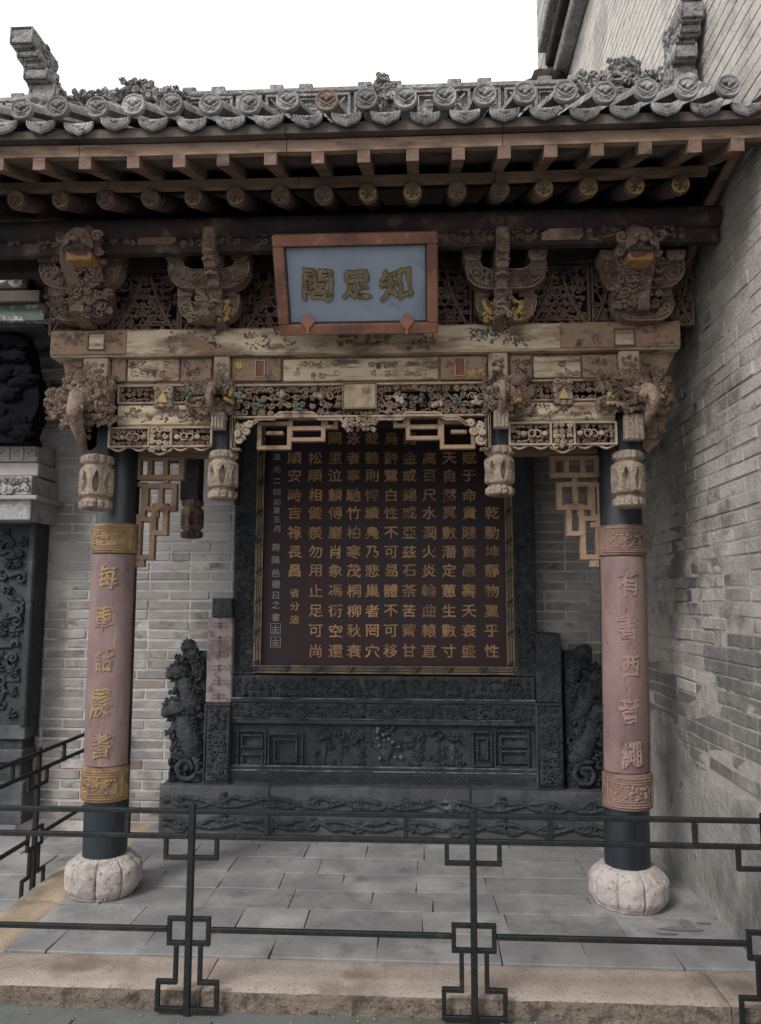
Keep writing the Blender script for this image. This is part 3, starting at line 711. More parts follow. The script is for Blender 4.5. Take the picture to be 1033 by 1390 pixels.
fretpart([(350, 573, 396, 611, ()), (392, 565, 442, 600, (('h', 582),)), (440, 565, 459, 583, ())], Y3+.035, 'fret', .021, .035, ((362, 586, 385, 591), (356, 561, 460, 566)))
fretpart([(597, 570, 645, 610, ()), (551, 563, 600, 598, (('h', 580),)), (534, 563, 553, 581, ())], Y3+.035, 'fret', .021, .035, ((612, 584, 634, 589), (534, 559, 640, 564)))
fretpart([(186, 619, 251, 652, (('v', 205), ('v', 226))), (196, 657, 241, 694, (('v', 219),)), (207, 684, 229, 727, ()), (186, 702, 211, 760, ()), (180, 655, 199, 705, ())], YK, 'fret', .027, .045, ((183, 758, 197, 770), (208, 694, 216, 703), (187, 709, 194, 717), (222, 648, 230, 660)))
fretpart([(746, 619, 812, 649, (('v', 768), ('v', 790))), (755, 655, 803, 693, (('v', 780),)), (768, 684, 792, 728, ()), (787, 701, 815, 760, ()), (800, 655, 816, 705, ())], YK, 'fret', .027, .045, ((800, 757, 813, 770), (783, 693, 791, 702), (801, 709, 809, 717), (776, 646, 784, 658)))
# tie beams in the column plane and from front to back
xm0, xm1 = XX(300, 616, YK), XX(682, 616, YK)
MB().box(xl_t+CR, xm0, YK-.05, YK+.05, ZTIE-.01, ZTIE+.10, .008).build('tie_beam', M['wood'], pav)
MB().box(xm1, xr_t-CR, YK-.05, YK+.05, ZTIE-.01, ZTIE+.10, .008).build('tie_beam', M['wood'], pav)
ZM = ZZ(490, 578, YK)
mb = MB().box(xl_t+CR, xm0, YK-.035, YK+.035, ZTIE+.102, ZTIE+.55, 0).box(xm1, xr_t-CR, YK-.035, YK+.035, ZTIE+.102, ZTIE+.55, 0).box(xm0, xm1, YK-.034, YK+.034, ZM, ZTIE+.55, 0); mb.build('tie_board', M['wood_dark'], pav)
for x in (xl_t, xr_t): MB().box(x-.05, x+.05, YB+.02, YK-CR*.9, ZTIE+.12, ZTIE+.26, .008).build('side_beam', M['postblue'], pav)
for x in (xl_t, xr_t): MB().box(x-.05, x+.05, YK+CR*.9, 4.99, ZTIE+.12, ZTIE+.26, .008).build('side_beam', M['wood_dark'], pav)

# --- hanging posts and lotus buds
def bud(px, py0, py1, wpx, Y, big, name='lotus_bud', m='carve_l'):
    cx, cz = P(px, (py0+py1)/2, Y); z1, z0 = ZZ(px, py0, Y), ZZ(px, py1, Y); R = (XX(px+wpx/2, py0, Y)-XX(px-wpx/2, py0, Y))/2
    H = z1-z0; nl = 8 if big else 7
    prof = [(0, .55), (.015, .84), (.05, .97), (.14, .98), (.175, .84), (.20, .74), (.23, .76), (.25, .92), (.28, .98), (.72, .98), (.75, .92), (.775, .78), (.80, .74), (.825, .86), (.85, .98), (.95, .97), (.985, .82), (1.0, .55)]
    def pr(v):
        for (a, ra), (b, rb) in zip(prof, prof[1:]):
            if a <= v <= b: return ra+(rb-ra)*(v-a)/(b-a)
        return .5
    def fn(u, v):
        th = 2*math.pi*u; r = pr(v); ph = (u*nl) % 1.0-.5
        if v < .2 or v > .8: r *= 1-.16*(1-abs(math.sin(math.pi*u*nl*1.5)))**1.5+.04*noise.noise(Vector((u*40, v*22, px)))
        elif .26 < v < .72:
            t = (v-.49)/.19; w = .27*math.sqrt(max(0, 1-t*t)) if t < 0 else .27*max(0, (1-t**1.6))
            k = max(0, min(1, (w-abs(ph))/.035)) if w > 0 else 0
            r *= 1-.45*k; r *= 1+.025*noise.noise(Vector((u*34, v*26, px)))+(.03 if w > 0 and 0 < abs(ph)-w < .08 else 0)
        sq = 1/(max(abs(math.cos(th+.785)), abs(math.sin(th+.785))))**(.42 if big else .2)
        r *= sq*(.90 if big else .97)
        return (cx+R*r*math.cos(th), Y+R*r*math.sin(th), z0+H*v)
    return MB().surf(fn, 150, 84).build(name, M[m], pav, smooth=True)
M['bud'] = mat('dusty_carved_bud_wood', (.30, .23, .18), (.42, .335, .265), (.19, .13, .10), s1=16, s3=9, c4=(.16, .11, .09), s4=34, t4=(.6, .72), bump=.9, bs=85, bump2=.6, b2s=50, rough=.85)
YD = YB+.03
for px, y0, y1, w, big, pxp, wp in ((303, 612, 679, 40, 0, 300, 25), (678, 606, 674, 40, 0, 677, 26), (131, 618, 693, 46, 1, 133, 36), (853, 612, 690, 46, 1, 854, 34)):
    bud(px, y0, y1, w, YD, big, m='bud')
    r = RC(pxp-wp/2, 575, pxp+wp/2, y0+2, YD); MB().box(r[0], r[1], YD-.03, YD+.05, r[2]-.003, z0b, .006).build('hanging_post', M['postblue'], pav)
bud(261, 678, 731, 30, 4.95, 0, 'lotus_bud', 'wood_mid')
r = RC(248, 612, 273, 680, 4.95); MB().box(r[0], r[1], 4.90, 5.02, r[2], r[3]+.35, .006).build('hanging_post', M['wood_dark'], pav)

# --- deep relief clusters over the posts (clouds, peonies, beasts) and their tassel blocks
def cluster(px0, py0, px1, py1, Y, seed, depth=.07, tilt=0, name='carved_cluster', m='carve', n=9, bright='carve'):
    r = RC(px0, py0, px1, py1, Y); w, h = r[1]-r[0], r[3]-r[2]; rn = random.Random(seed)
    mb = MB().box(r[0]+w*.08, r[1]-w*.08, Y-.004, Y+.05, r[2]+h*.1, r[3]-h*.08, .012)
    o = mb.build(name, M[m], pav)
    def yf(x, z): u = (x-(r[0]+r[1])/2)/(w/2); q = (z-(r[2]+r[3])/2)/(h/2); return Y-depth*max(0, 1-.75*u*u-.45*q*q)
    t = MB(); scrolls(t, *r, Y, seed, .030, .0075, 5, .8, .012, yf)
    scrolls(t, r[0]+.02, r[1]-.02, r[2]+.015, r[3]-.015, Y, seed+50, .042, .009, 5, .5, .015, lambda x, z: yf(x, z)+.018)
    tag(t.build('relief_scrolls', M[bright], o, smooth=True), kind='stuff')
    t = MB()
    for i in range(int(22*w*h/.02)+8):
        x = rn.uniform(r[0], r[1]); z = rn.uniform(r[2], r[3]); a0 = rn.uniform(0, 6.28); L_ = rn.uniform(.022, .040)
        for q in range(5): petal(t, x, yf(x, z)-.004, z, a0+(q-2)*.5, L_*(1-.12*abs(q-2)), L_*.34, .008)
    tag(t.build('relief_leaves', M[bright], o), kind='stuff')
    t = MB()
    for i in range(n):
        x = rn.uniform(r[0], r[1]); z = rn.uniform(r[2], r[3]); s_ = rn.uniform(.012, .026)
        t.blob((x, yf(x, z)+.006, z), (s_, s_*.8, s_*.8), 2, .5, 2.4, i)
    tag(t.build('relief_lumps', M[m], o, smooth=True), kind='stuff')
    return o, r
cluster(66, 528, 122, 566, YB-.02, 1, .06); cluster(86, 512, 158, 580, YB-.06, 2, .09, n=16); cluster(254, 518, 320, 566, YB-.03, 3, .07)
cluster(655, 512, 722, 562, YB-.03, 4, .07); cluster(812, 508, 905, 562, YB-.04, 5, .09, n=16); cluster(872, 520, 911, 558, YB-.01, 6, .03)
for a, b, c, d, m_ in ((306, 532, 319, 548, 'orange'), (318, 534, 330, 546, 'green'), (692, 532, 707, 548, 'orange'), (250, 528, 262, 542, 'green'), (128, 540, 148, 556, 'gold'), (822, 534, 838, 548, 'gold')):
    r = RC(a, b, c, d, YB-.09); mb = MB(); 
    for i in range(7): mb.blob((random.Random(i+a).uniform(r[0], r[1]), YB-.10, random.Random(i*3+b).uniform(r[2], r[3])), .011, 2, .4, 3, i)
    tag(mb.build('painted_blossom', M[m_], pav, smooth=True), kind='stuff')
for a, b, c, d in ((288, 560, 306, 584), (670, 558, 690, 582), (847, 562, 873, 598)):
    r = RC(a, b, c, d, YB-.06); mb = MB().box(r[0], r[1], YB-.085, YB-.035, r[2], r[3], .006)
    for i in range(4):
        x = r[0]+(i+.5)*(r[1]-r[0])/4; mb.tube([(x, YB-.087, r[3]-.01), (x, YB-.09, r[2]+.006)], .0045, 4, (1, 0, 0))
    mb.build('tassel_block', M['bud'], pav)
def elephant(px, py0, py1, Yf, seed, w=.085):     # curled beast snout projecting forward
    x, zt_ = P(px, py0, Yf); zb_ = ZZ(px, py1, Yf); H = zt_-zb_; mb = MB()
    path = [(x, Yf+.20, zt_-.1*H), (x, Yf+.10, zt_-.05*H), (x, Yf, zt_-.2*H), (x, Yf-.03, zt_-.42*H), (x, Yf, zt_-.62*H), (x, Yf+.05, zt_-.8*H), (x, Yf+.10, zt_-.98*H)]
    mb.tube(path, [w*.9, w*.85, w*.7, w*.62, w*.5, w*.4, w*.25], 14, (1, 0, 0), flat=.8)
    jitter(mb, .012, 26, seed)
    for s_ in (-1, 1):
        mb.blob((x+s_*w*.55, Yf+.02, zt_-.18*H), .018, 2); mb.tube([(x+s_*w*.9, p, q) for p, q in spiral(Yf+.08, zt_-.25*H, w*.55, 1.2, 1, 1, 12)], .009, 5, (1, 0, 0))
        mb.tube([(x+s_*w*.45, Yf-.02, zt_-.30*H), (x+s_*w*.7, Yf-.06, zt_-.42*H), (x+s_*w*.6, Yf-.09, zt_-.36*H)], [.010, .008, .004], 5)
    return mb.build('beast_snout', M['carve'], pav, smooth=True)
elephant(106, 528, 606, YB-.20, 1, .075); elephant(884, 524, 572, YB-.19, 2, .065); elephant(287, 516, 570, YB-.13, 3, .045); elephant(681, 512, 566, YB-.13, 4, .045)
# outboard wing brackets beside the corner posts
for a, b, s_ in ((96, 134, 1), (868, 906, -1)):
    y0, y1 = (568, 613) if s_ > 0 else (562, 615)
    r = RC(a, y0, b, y1, YB+.02); xo, xi = (r[0], r[1]) if s_ > 0 else (r[1], r[0]); h = r[3]-r[2]
    poly = [(xi, r[3]), (xo, r[3]), (xo+s_*.012, r[3]-.3*h), (xo+s_*.03, r[3]-.45*h), (xo+s_*.04, r[3]-.7*h), (xo+s_*.07, r[3]-.85*h), (xi-s_*.03, r[2]), (xi, r[2]+.15*h)]
    if s_ < 0: poly = poly[::-1]
    o = MB().prism(poly, YB+.0, YB+.055).build('wing_bracket', M['wood'], pav)
    mb = MB(); scrolls(mb, min(xi, xo)+.025, max(xi, xo)-.02, r[2]+.06, r[3]-.01, YB-.002, a, .035, .006, 5, .5); tag(mb.build('wing_carving', M['carve'], o, smooth=True), kind='stuff')

# --- bracket zone between top beam and eave
ZB1 = z1+.002                                           # top of the cream beam
YL = YB+.03
zone_top = ZZ(496, 352, YL)
# pierced background lattice (fans of bars)
def lattice(px0, px1, seed, parent=pav):
    r = RC(px0, 362, px1, 441, YL); r = (r[0], r[1], ZB1, r[3]); w, h = r[1]-r[0], r[3]-r[2]; mb = MB(); cx = (r[0]+r[1])/2
    frame(mb, *r, YL, .012, .03)
    for k in range(1, 6):
        zz = r[2]+h*k/6*.8; hw = w/2*(1-.10*k)
        mb.tube([(cx-hw+.012, YL, zz), (cx+hw-.012, YL, zz)], .006, 4)
        for j in range(-4, 5):
            x = cx+j*hw/4.5; x2 = x+(.02 if (j+k) % 2 else -.02); mb.tube([(x, YL-.004, zz-h*.13), (x2, YL-.004, zz)], .0055, 4, (0, 1, 0))
    for s_ in (-1, 1):
        mb.tube([(cx+s_*(.02+.38*w*(1-t)**1.6), YL-.01, r[2]+h*(.02+.93*t)) for t in [i/9 for i in range(10)]], .008, 5)
        mb.tube([(p, YL-.01, q) for p, q in spiral(cx+s_*w*.33, r[2]+h*.72, w*.13, 1.4, s_, 1.57, 14)], .008, 5)
    scrolls(mb, r[0]+.01, r[1]-.01, r[2]+.01, r[3]-.01, YL, seed, .035, .006, 4, .4, .004, dens=.75)
    tag(mb.build('pierced_lattice', M['armw'], pav, smooth=False), kind='stuff')
for i, (a, b) in enumerate(((70, 152), (154, 245), (246, 330), (331, 412), (414, 488), (490, 560), (562, 640), (642, 712), (714, 800), (802, 868), (870, 940))): lattice(a, b, 200+i)
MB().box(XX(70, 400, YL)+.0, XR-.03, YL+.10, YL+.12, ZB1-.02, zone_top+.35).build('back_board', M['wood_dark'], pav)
def cloud_arm(px0, px1, py0, py1, Y, d, m, seed, notch=True):
    r = RC(px0, py0, px1, py1, Y); x0, x1, z0_, z1_ = r; w, h = x1-x0, z1_-z0_; cx = (x0+x1)/2
    L_ = [(x0, z1_), (x0-.0, z1_-.35*h), (x0+.03*w, z1_-.62*h), (x0+.09*w, z1_-.82*h), (x0+.17*w, z1_-.95*h), (x0+.27*w, z0_)]
    Rr = [(2*cx-a, b) for a, b in L_[::-1]]
    top = [(x1-.17*w, z1_), (x1-.20*w, z1_-.22*h), (x1-.30*w, z1_-.33*h), (x0+.30*w, z1_-.33*h), (x0+.20*w, z1_-.22*h), (x0+.17*w, z1_)] if notch else []
    o = MB().prism(L_+Rr+top, Y-d/2, Y+d/2).build('bracket_arm', M[m], pav)
    mb = MB(); ol = L_+Rr+top; mb.tube([(cx+(a-cx)*.985, Y-d/2-.002, b) for a, b in ol], .0055, 4, closed=True); mb.tube([(cx+(a-cx)*.86, Y-d/2-.002, z0_+h*.12+(b-z0_)*.80) for a, b in (L_+Rr)], .0045, 4)
    for s_ in (-1, 1): 
        mb.tube([(p, Y-d/2-.003, q) for p, q in spiral(cx+s_*.36*w, z0_+.50*h, .11*w, 1.4, s_, 3.1, 12)], .006, 4)
        mb.tube([(cx+s_*.12*w, Y-d/2-.003, z0_+.2*h), (cx+s_*.25*w, Y-d/2-.003, z0_+.18*h), (cx+s_*.33*w, Y-d/2-.003, z0_+.3*h)], .005, 4)
    scrolls(mb, cx-.27*w, cx+.27*w, z0_+.18*h, z0_+.58*h, Y-d/2-.003, seed, .028, .005, 4, .5)
    tag(mb.build('arm_carving', M['carve' if m != 'wood_dark' else 'wood_mid'], o, smooth=True), kind='stuff')
    return r
def bracket_set(px, corner, seed):
    YA = YB-.10
    cloud_arm(px-52, px+58, 358, 395, YA-.07, .07, 'armw', seed); cloud_arm(px-38, px+44, 405, 438, YA, .07, 'armw', seed+1)
    for dx in (-42, 46):
        r = RC(px+dx-13, 345, px+dx+11, 359, YA-.07)
        mb = MB().prism([(r[0]-.004, r[3]), (r[0]-.002, r[2]+.4*(r[3]-r[2])), (r[0]+.012, r[2]), (r[1]-.012, r[2]), (r[1]+.002, r[2]+.4*(r[3]-r[2])), (r[1]+.004, r[3])], YA-.12, YA)
        mb.build('bearing_block', M['carve'], pav)
    for dx in (-28, 30):
        r = RC(px+dx-11, 394, px+dx+11, 407, YA)
        MB().box(r[0], r[1], YA-.05, YA+.05, r[2], r[3], .008).build('bearing_block', M['carve' if seed % 2 else 'armw'], pav)
        r = RC(px+dx-9, 414, px+dx+9, 430, YA-.04)
        mb = MB(); 
        for i in range(5): mb.blob((random.Random(i+px).uniform(r[0], r[1]), YA-.042, random.Random(i*3+dx).uniform(r[2], r[3])), (.013, .008, .010), 1, .4, 3, i)
        tag(mb.build('painted_blossom', M['green' if dx < 0 else 'orange'], pav, smooth=True), kind='stuff')
    # stacked projecting arm
    if not corner:
        Yn = YB-.36; r = RC(px-9, 306, px+9, 344, Yn)
        mb = MB().box(r[0], r[1], Yn, YB-.02, r[2], r[3], .008); o = mb.build('projecting_arm', M['carve'], pav)
        poly = []
        xm0, xm1 = r[0]+.004, r[1]-.004
        yz = [(Yn+.01, r[2]-.002), (Yn+.03, r[2]-.05), (Yn+.09, r[2]-.07), (Yn+.10, r[2]-.12), (Yn+.15, r[2]-.17), (Yn+.17, r[2]-.23), (YB-.04, r[2]-.28), (YB-.04, r[2]-.002)]
        MB().prismx(yz, xm0, xm1).build('snout_block', M['armw'], o)
        t = MB(); 
        for k in range(5):
            zz = r[2]-.02-.055*k; yy = Yn+.02+.055*k*.75
            t.tube([(xm0-.004, yy, zz), ((xm0+xm1)/2, yy-.018, zz+.006), (xm1+.004, yy, zz)], .009, 5)
            for e_ in (xm0, xm1): t.tube([(e_, p, q) for p, q in spiral(yy+.035, zz, .026, 1.3, 1, k, 10)], .007, 4, (1, 0, 0))
        frame(t, r[0]+.003, r[1]-.003, r[2]+.004, r[3]-.004, Yn-.002, .006, .01)
        scrolls(t, r[0]+.012, r[1]-.012, r[2]+.02, r[3]-.02, Yn-.002, seed, .03, .004, 4, .5)
        tag(t.build('snout_carving', M['carve'], o, smooth=True), kind='stuff')
        r2 = RC(px-13, 395, px+12, 440, YB-.17); mb = MB()
        mb.prismx([(YB-.20, r2[3]), (YB-.215, r2[3]-.02), (YB-.18, r2[2]+.03), (YB-.12, ZB1+.002), (YB-.04, ZB1+.002), (YB-.04, r2[3])], r2[0]+.01, r2[1]-.01)
        scrolls(mb, r2[0], r2[1], r2[2]+.02, r2[3], YB-.21, seed, .035, .008, 5, .7); tag(mb.build('snout_foot', M['carve'], pav, smooth=False), kind='stuff')
        for s_ in (-1, 1):
            mb = MB(); r3 = RC(px+s_*20-7, 408, px+s_*20+7, 440, YB-.16)
            mb.tube([(r3[0] if s_ < 0 else r3[1], YB-.15, r3[3]), ((r3[0]+r3[1])/2, YB-.17, (r3[2]+r3[3])/2), (r3[1] if s_ < 0 else r3[0], YB-.15, ZB1+.01)], [.012, .010, .008], 6)
            scrolls(mb, r3[0]-.005, r3[1]+.005, r3[2]+.01, r3[3], YB-.165, seed+s_, .03, .005, 4, .5)
            tag(mb.build('gilt_cloud', M['gold' if s_ > 0 and px < 400 else ('gold' if px > 600 else 'carve')], pav, smooth=True), kind='stuff')
    else:
        Yn = YB-.40
        mb = MB(); cxn, czt = P(px, 318, Yn); s_ = 1 if px > 500 else -1
        # carved beast head with open jaw on an ochre shelf
        mb.tube([(cxn, YB-.05, czt-.03), (cxn, Yn+.15, czt), (cxn, Yn+.05, czt-.01), (cxn, Yn+.0, czt-.05), (cxn, Yn+.02, czt-.09)], [.07, .075, .068, .055, .045], 18, (1, 0, 0))
        jitter(mb, .022, 24, seed)
        for k in range(4): mb.tube([(cxn+(.070-.010*k)*math.cos(math.pi*(i/10)), Yn-.035-.006*k, czt-.085+.004*k+(.095-.021*k)*math.sin(math.pi*(i/10))) for i in range(11)], .0085, 5)
        for e_ in (-1, 1):
            mb.blob((cxn+e_*.030, Yn-.06, czt-.035), .014, 2); mb.tube([(p, Yn-.02, q) for p, q in spiral(cxn+e_*.085, czt-.02, .030, 1.4, e_, 0, 12)], .010, 5)
            mb.tube([(p, Yn+.02, q) for p, q in spiral(cxn+e_*.080, czt-.075, .024, 1.4, -e_, 0, 12)], .009, 5)
        mb.blob((cxn, Yn-.07, czt-.055), (.022, .018, .013), 2)
        for k in range(7): mb.box(cxn-.045+.013*k, cxn-.036+.013*k, Yn-.055, Yn-.03, czt-.098, czt-.082, .002)
        tag(mb.build('beast_head', M['armw'], pav, smooth=True), kind='stuff')
        r = RC(px-17, 345, px+17, 356, Yn+.02); MB().box(r[0], r[1], Yn-.01, Yn+.12, r[2], r[3], .004).build('ochre_shelf', M['orange'], pav)
        r2 = RC(px-28, 357, px+30, 440, YB-.17); mb = MB()
        mb.prismx([(Yn+.04, r2[3]), (Yn+.06, r2[3]-.08), (Yn+.16, r2[3]-.16), (Yn+.18, r2[2]+.05), (YB-.10, ZB1+.002), (YB-.05, ZB1+.002), (YB-.05, r2[3])], r2[0]+.075, r2[1]-.075)
        mb.build('corner_arm', M['armw'], pav)
        mb = MB(); scrolls(mb, r2[0]+.01, r2[1]-.01, ZB1+.02, r2[3]-.02, YB-.22, seed, .045, .010, 5, .8, .02, lambda x, z: YB-.16-.16*(z-ZB1)/(r2[3]-ZB1))
        for k in range(70):
            zz = ZB1+.02+(r2[3]-ZB1-.02)*(k+.5)/70; f_ = (zz-ZB1)/(r2[3]-ZB1); rk = random.Random(k+seed); hw = .5*(r2[1]-r2[0])*(.42+.35*math.sin(f_*9+1)**2)
            mb.blob((cxn+rk.uniform(-hw, hw), YB-.15-.20*f_+rk.uniform(-.01, .02), zz), (rk.uniform(.014, .026), .02, rk.uniform(.010, .018)), 2, .5, 3, k)
            if k % 2: mb.tube([(p, YB-.175-.20*f_, q) for p, q in spiral(cxn+rk.uniform(-hw, hw), zz, rk.uniform(.018, .032), 1.4, rk.choice((-1, 1)), k, 11)], .007, 5)
        tag(mb.build('corner_arm_carving', M['armw'], pav, smooth=True), kind='stuff')
bracket_set(283, False, 301); bracket_set(683, False, 304); bracket_set(110, True, 307); bracket_set(868, True, 312)
# carved shreds beside the corner sets
mb = MB(); r = RC(60, 370, 96, 440, YB-.05); scrolls(mb, *r, YB-.06, 55, .04, .007, 5, .6, .02); tag(mb.build('corner_fretwork', M['wood_mid'], pav, smooth=True), kind='stuff')
mb = MB(); r = RC(895, 352, 950, 432, YB-.0); 
for (a, b, c, d) in ((897, 355, 948, 375), (897, 375, 942, 392), (897, 392, 938, 408), (897, 408, 928, 420), (897, 420, 922, 433)):
    q = RC(a, b, c, d, YB-.01); n_ = 3
    for i in range(n_):
        xx0 = q[0]+(q[1]-q[0])*i/n_; mb.tube([(xx0+.006, YB-.01, q[2]+.004), (xx0+.02, YB-.01, q[3]-.004), (xx0+(q[1]-q[0])/n_-.004, YB-.01, q[3]-.008), (xx0+(q[1]-q[0])/n_-.01, YB-.01, q[2]+.006)], .0065, 4, closed=True)
tag(mb.build('corner_fretwork', M['wood_mid'], pav), kind='stuff')

# --- eave purlin and boards
YPU = 3.50
xa_e, xb_e = -2.80, XR-.012
zp1, zp0 = ZZ(496, 286, YPU-.05), ZZ(496, 314, YPU-.05)
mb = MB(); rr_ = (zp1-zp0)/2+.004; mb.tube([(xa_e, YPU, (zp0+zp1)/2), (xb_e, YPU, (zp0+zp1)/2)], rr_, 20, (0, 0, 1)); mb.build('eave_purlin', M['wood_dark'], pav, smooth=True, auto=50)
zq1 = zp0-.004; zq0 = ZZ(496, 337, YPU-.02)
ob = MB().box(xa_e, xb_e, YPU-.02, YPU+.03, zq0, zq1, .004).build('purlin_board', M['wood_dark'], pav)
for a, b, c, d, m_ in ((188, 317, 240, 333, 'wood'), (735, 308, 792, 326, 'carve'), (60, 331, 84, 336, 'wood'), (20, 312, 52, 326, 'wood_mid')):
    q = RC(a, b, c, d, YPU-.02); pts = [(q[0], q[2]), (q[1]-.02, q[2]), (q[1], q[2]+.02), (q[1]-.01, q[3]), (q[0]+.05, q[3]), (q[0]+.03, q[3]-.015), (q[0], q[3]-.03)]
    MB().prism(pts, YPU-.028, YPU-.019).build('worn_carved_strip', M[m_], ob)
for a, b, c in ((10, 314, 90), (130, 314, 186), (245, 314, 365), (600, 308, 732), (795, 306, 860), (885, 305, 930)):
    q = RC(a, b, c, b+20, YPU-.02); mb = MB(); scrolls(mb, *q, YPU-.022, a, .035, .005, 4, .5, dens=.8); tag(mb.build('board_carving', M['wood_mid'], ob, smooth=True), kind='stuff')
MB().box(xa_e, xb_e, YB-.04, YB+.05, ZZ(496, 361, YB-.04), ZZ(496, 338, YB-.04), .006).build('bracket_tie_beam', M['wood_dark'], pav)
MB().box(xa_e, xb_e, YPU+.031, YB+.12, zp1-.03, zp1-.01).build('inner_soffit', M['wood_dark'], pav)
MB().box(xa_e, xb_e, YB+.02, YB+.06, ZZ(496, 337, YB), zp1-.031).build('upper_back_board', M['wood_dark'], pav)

# --- roof
YE = 2.98; YR = 4.10
zE = ZZ(516, 196, YE)
zTile = ZZ(516, 137, 2.90)
SL = math.radians(28)
roof = MB()
zd0 = zTile-.075; 
roof.prismx([(YE-.045, zd0-.012), (YE-.045, zd0+.012), (YR, zd0+.012+(YR-YE+.045)*math.tan(SL)), (5.22, zd0+.012+(YR-5.22+YR-YE+.045)*math.tan(SL)), (5.22, zd0-.02+(YR-5.22+YR-YE+.045)*math.tan(SL)), (YR, zd0-.02+(YR-YE+.045)*math.tan(SL))], xa_e, xb_e)
roof = roof.build('roof', M['deck'], pav)
zf1 = ZZ(516, 187.5, YE-.01); zf0 = ZZ(516, 203.5, YE-.01)
def eave_lift(x): return 0.006*max(0, (x-.35))**1.5+.01*max(0, (-.9-x))**1.5
def fascia(name, Y, z0_, z1_, d, m, x1_):
    cuts_ = [xa_e, -1.43, -.55, .34, x1_]
    for a, b in zip(cuts_, cuts_[1:]):
        n = 14; V = []; mb = MB()
        for i in range(n+1):
            x = a+.0015+(b-a-.003)*i/n; l = eave_lift(x)+.002*noise.noise(Vector((x*6, Y, 0)))
            V += [(x, Y-d/2, z0_+l), (x, Y-d/2, z1_+l), (x, Y+d/2, z1_+l), (x, Y+d/2, z0_+l)]
        Fc = [(4*i+k, 4*i+(k+1) % 4, 4*(i+1)+(k+1) % 4, 4*(i+1)+k) for i in range(n) for k in range(4)]
        mb.add(V, [q[::-1] for q in Fc]+[(0, 1, 2, 3), (4*n+3, 4*n+2, 4*n+1, 4*n)]); mb.build(name, M[m], pav)
M['fascia'] = mat('bare_brown_fascia', (.20, .128, .092), (.30, .21, .155), (.11, .068, .052), s1=7, s3=5, t3=(.5, .64), c4=(.15, .09, .07), s4=20, t4=(.57, .7), bump=.4, bs=60, obj_var=.1, rough=.85, stretch=(.4, 1, 2))
fascia('eave_fascia', YE, zf0, zf1, .03, 'fascia', xb_e)
fascia('tile_batten', YE-.035, zf1+.004, zd0-.005, .04, 'deck', xb_e)
YE2 = 3.28; zg1 = ZZ(516, 240, YE2); zg0 = ZZ(516, 251, YE2)
fascia('lower_fascia', YE2, zg0, zg1, .03, 'fascia', XX(960, 233, YE2))
# boards on top of the rafters
def strip(name, ya, za, yb, zb, t, m, n=9):
    xs = [xa_e+(xb_e-xa_e)*i/n for i in range(n+1)]
    for a, b in zip(xs, xs[1:]): MB().prismx([(ya, za), (yb, zb), (yb, zb+t), (ya, za+t)], a+.001, b-.001).build(name, M[m], pav)
SR = (zg1+.002-(zf0-.053))/(YE2-YE)
strip('soffit_board', YE+.018, zf0+.004, YE2+.35, zf0+.004+(YE2+.35-YE)*SR, .012, 'deck')
strip('rafter_board', YE2+.02, zg1+.006, 4.1, zg1+.006+(4.1-YE2-.02)*math.tan(math.radians(26)), .012, 'deck', 12)
# flying rafters (square) and round rafters
for px in (-300, -240, -180, -120, -60, 0, 56, 118, 183, 245, 304, 368, 432, 494, 560, 622, 684, 747, 810, 875, 942, 1000):
    x, zt_ = P(px, 203, YE); l = eave_lift(x); w = .026; ztop = zf0-.001+l; sl = (zf1+.03-ztop+.02)/.5
    yz = [(YE-.014, ztop), (YE-.012, ztop-.052), (YE2+.3, ztop-.052+(YE2+.3-YE)*SR), (YE2+.3, ztop+(YE2+.3-YE)*SR)]
    MB().prismx(yz, x-w, x+w).build('flying_rafter', M['wood'], pav)
    if px < 1000: pass
rot_m = 'wood_mid'
for i, px in enumerate((-280, -218, -156, -95, -34, 27, 87, 147, 207, 265, 322, 382, 440, 500, 560, 620, 678, 737, 797, 860, 921)):
    x, zc_ = P(px, 252, YE2+.01); l = eave_lift(x); r_ = .044; zc_ = zg0-.004-r_+l; sl = math.tan(math.radians(24))
    mb = MB(); mb.tube([(x, YE2-.012, zc_), (x, YE2+.85, zc_+.85*sl)], r_, 14, (1, 0, 0)); o = mb.build('rafter', M['wood_mid'], pav, smooth=True, auto=50)
    mb = MB(); mb.tube([(x+.034*math.cos(a*.5236), YE2-.016, zc_+.034*math.sin(a*.5236)) for a in range(12)], .005, 4, closed=True)
    for k in range(5): mb.tube([(p, YE2-.016, q) for p, q in spiral(x+.019*math.cos(k*1.257), zc_+.019*math.sin(k*1.257), .010, 1, 1, k, 6)], .0035, 4)
    mb.build('end_rosette', M['gold' if i in (13, 14, 17, 18, 19, 20) else 'carve'], o)

# tiles
def tile_face():          # round end disc with a beast-face relief, unit at origin facing -y
    mb = MB(); R = .0475
    mb.tube([(0, -.012, 0), (0, .006, 0)], R, 24, (1, 0, 0))
    mb.tube([(R*.90*math.cos(a*.2618), -.012, R*.90*math.sin(a*.2618)) for a in range(24)], .0050, 5, closed=True)
    for s_ in (-1, 1):
        mb.blob((s_*.014, -.016, .009), (.010, .011, .008), 2); mb.blob((s_*.014, -.019, .009), .0035, 1)
        mb.tube([(s_*.005, -.014, .016), (s_*.016, -.016, .022), (s_*.029, -.014, .013)], .0048, 5)
        mb.tube([(s_*.004, -.014, -.014), (s_*.016, -.015, -.012), (s_*.026, -.014, -.002), (s_*.032, -.013, .006)], .0050, 5)
        mb.tube([(s_*.006, -.013, -.026), (s_*.018, -.013, -.024)], .0042, 5); mb.blob((s_*.024, -.012, -.020), (.006, .004, .006), 1)
    mb.blob((0, -.020, -.002), (.009, .011, .009), 2); mb.tube([(-.018, -.014, -.014), (0, -.015, -.020), (.018, -.014, -.014)], .0050, 5)
    return mb
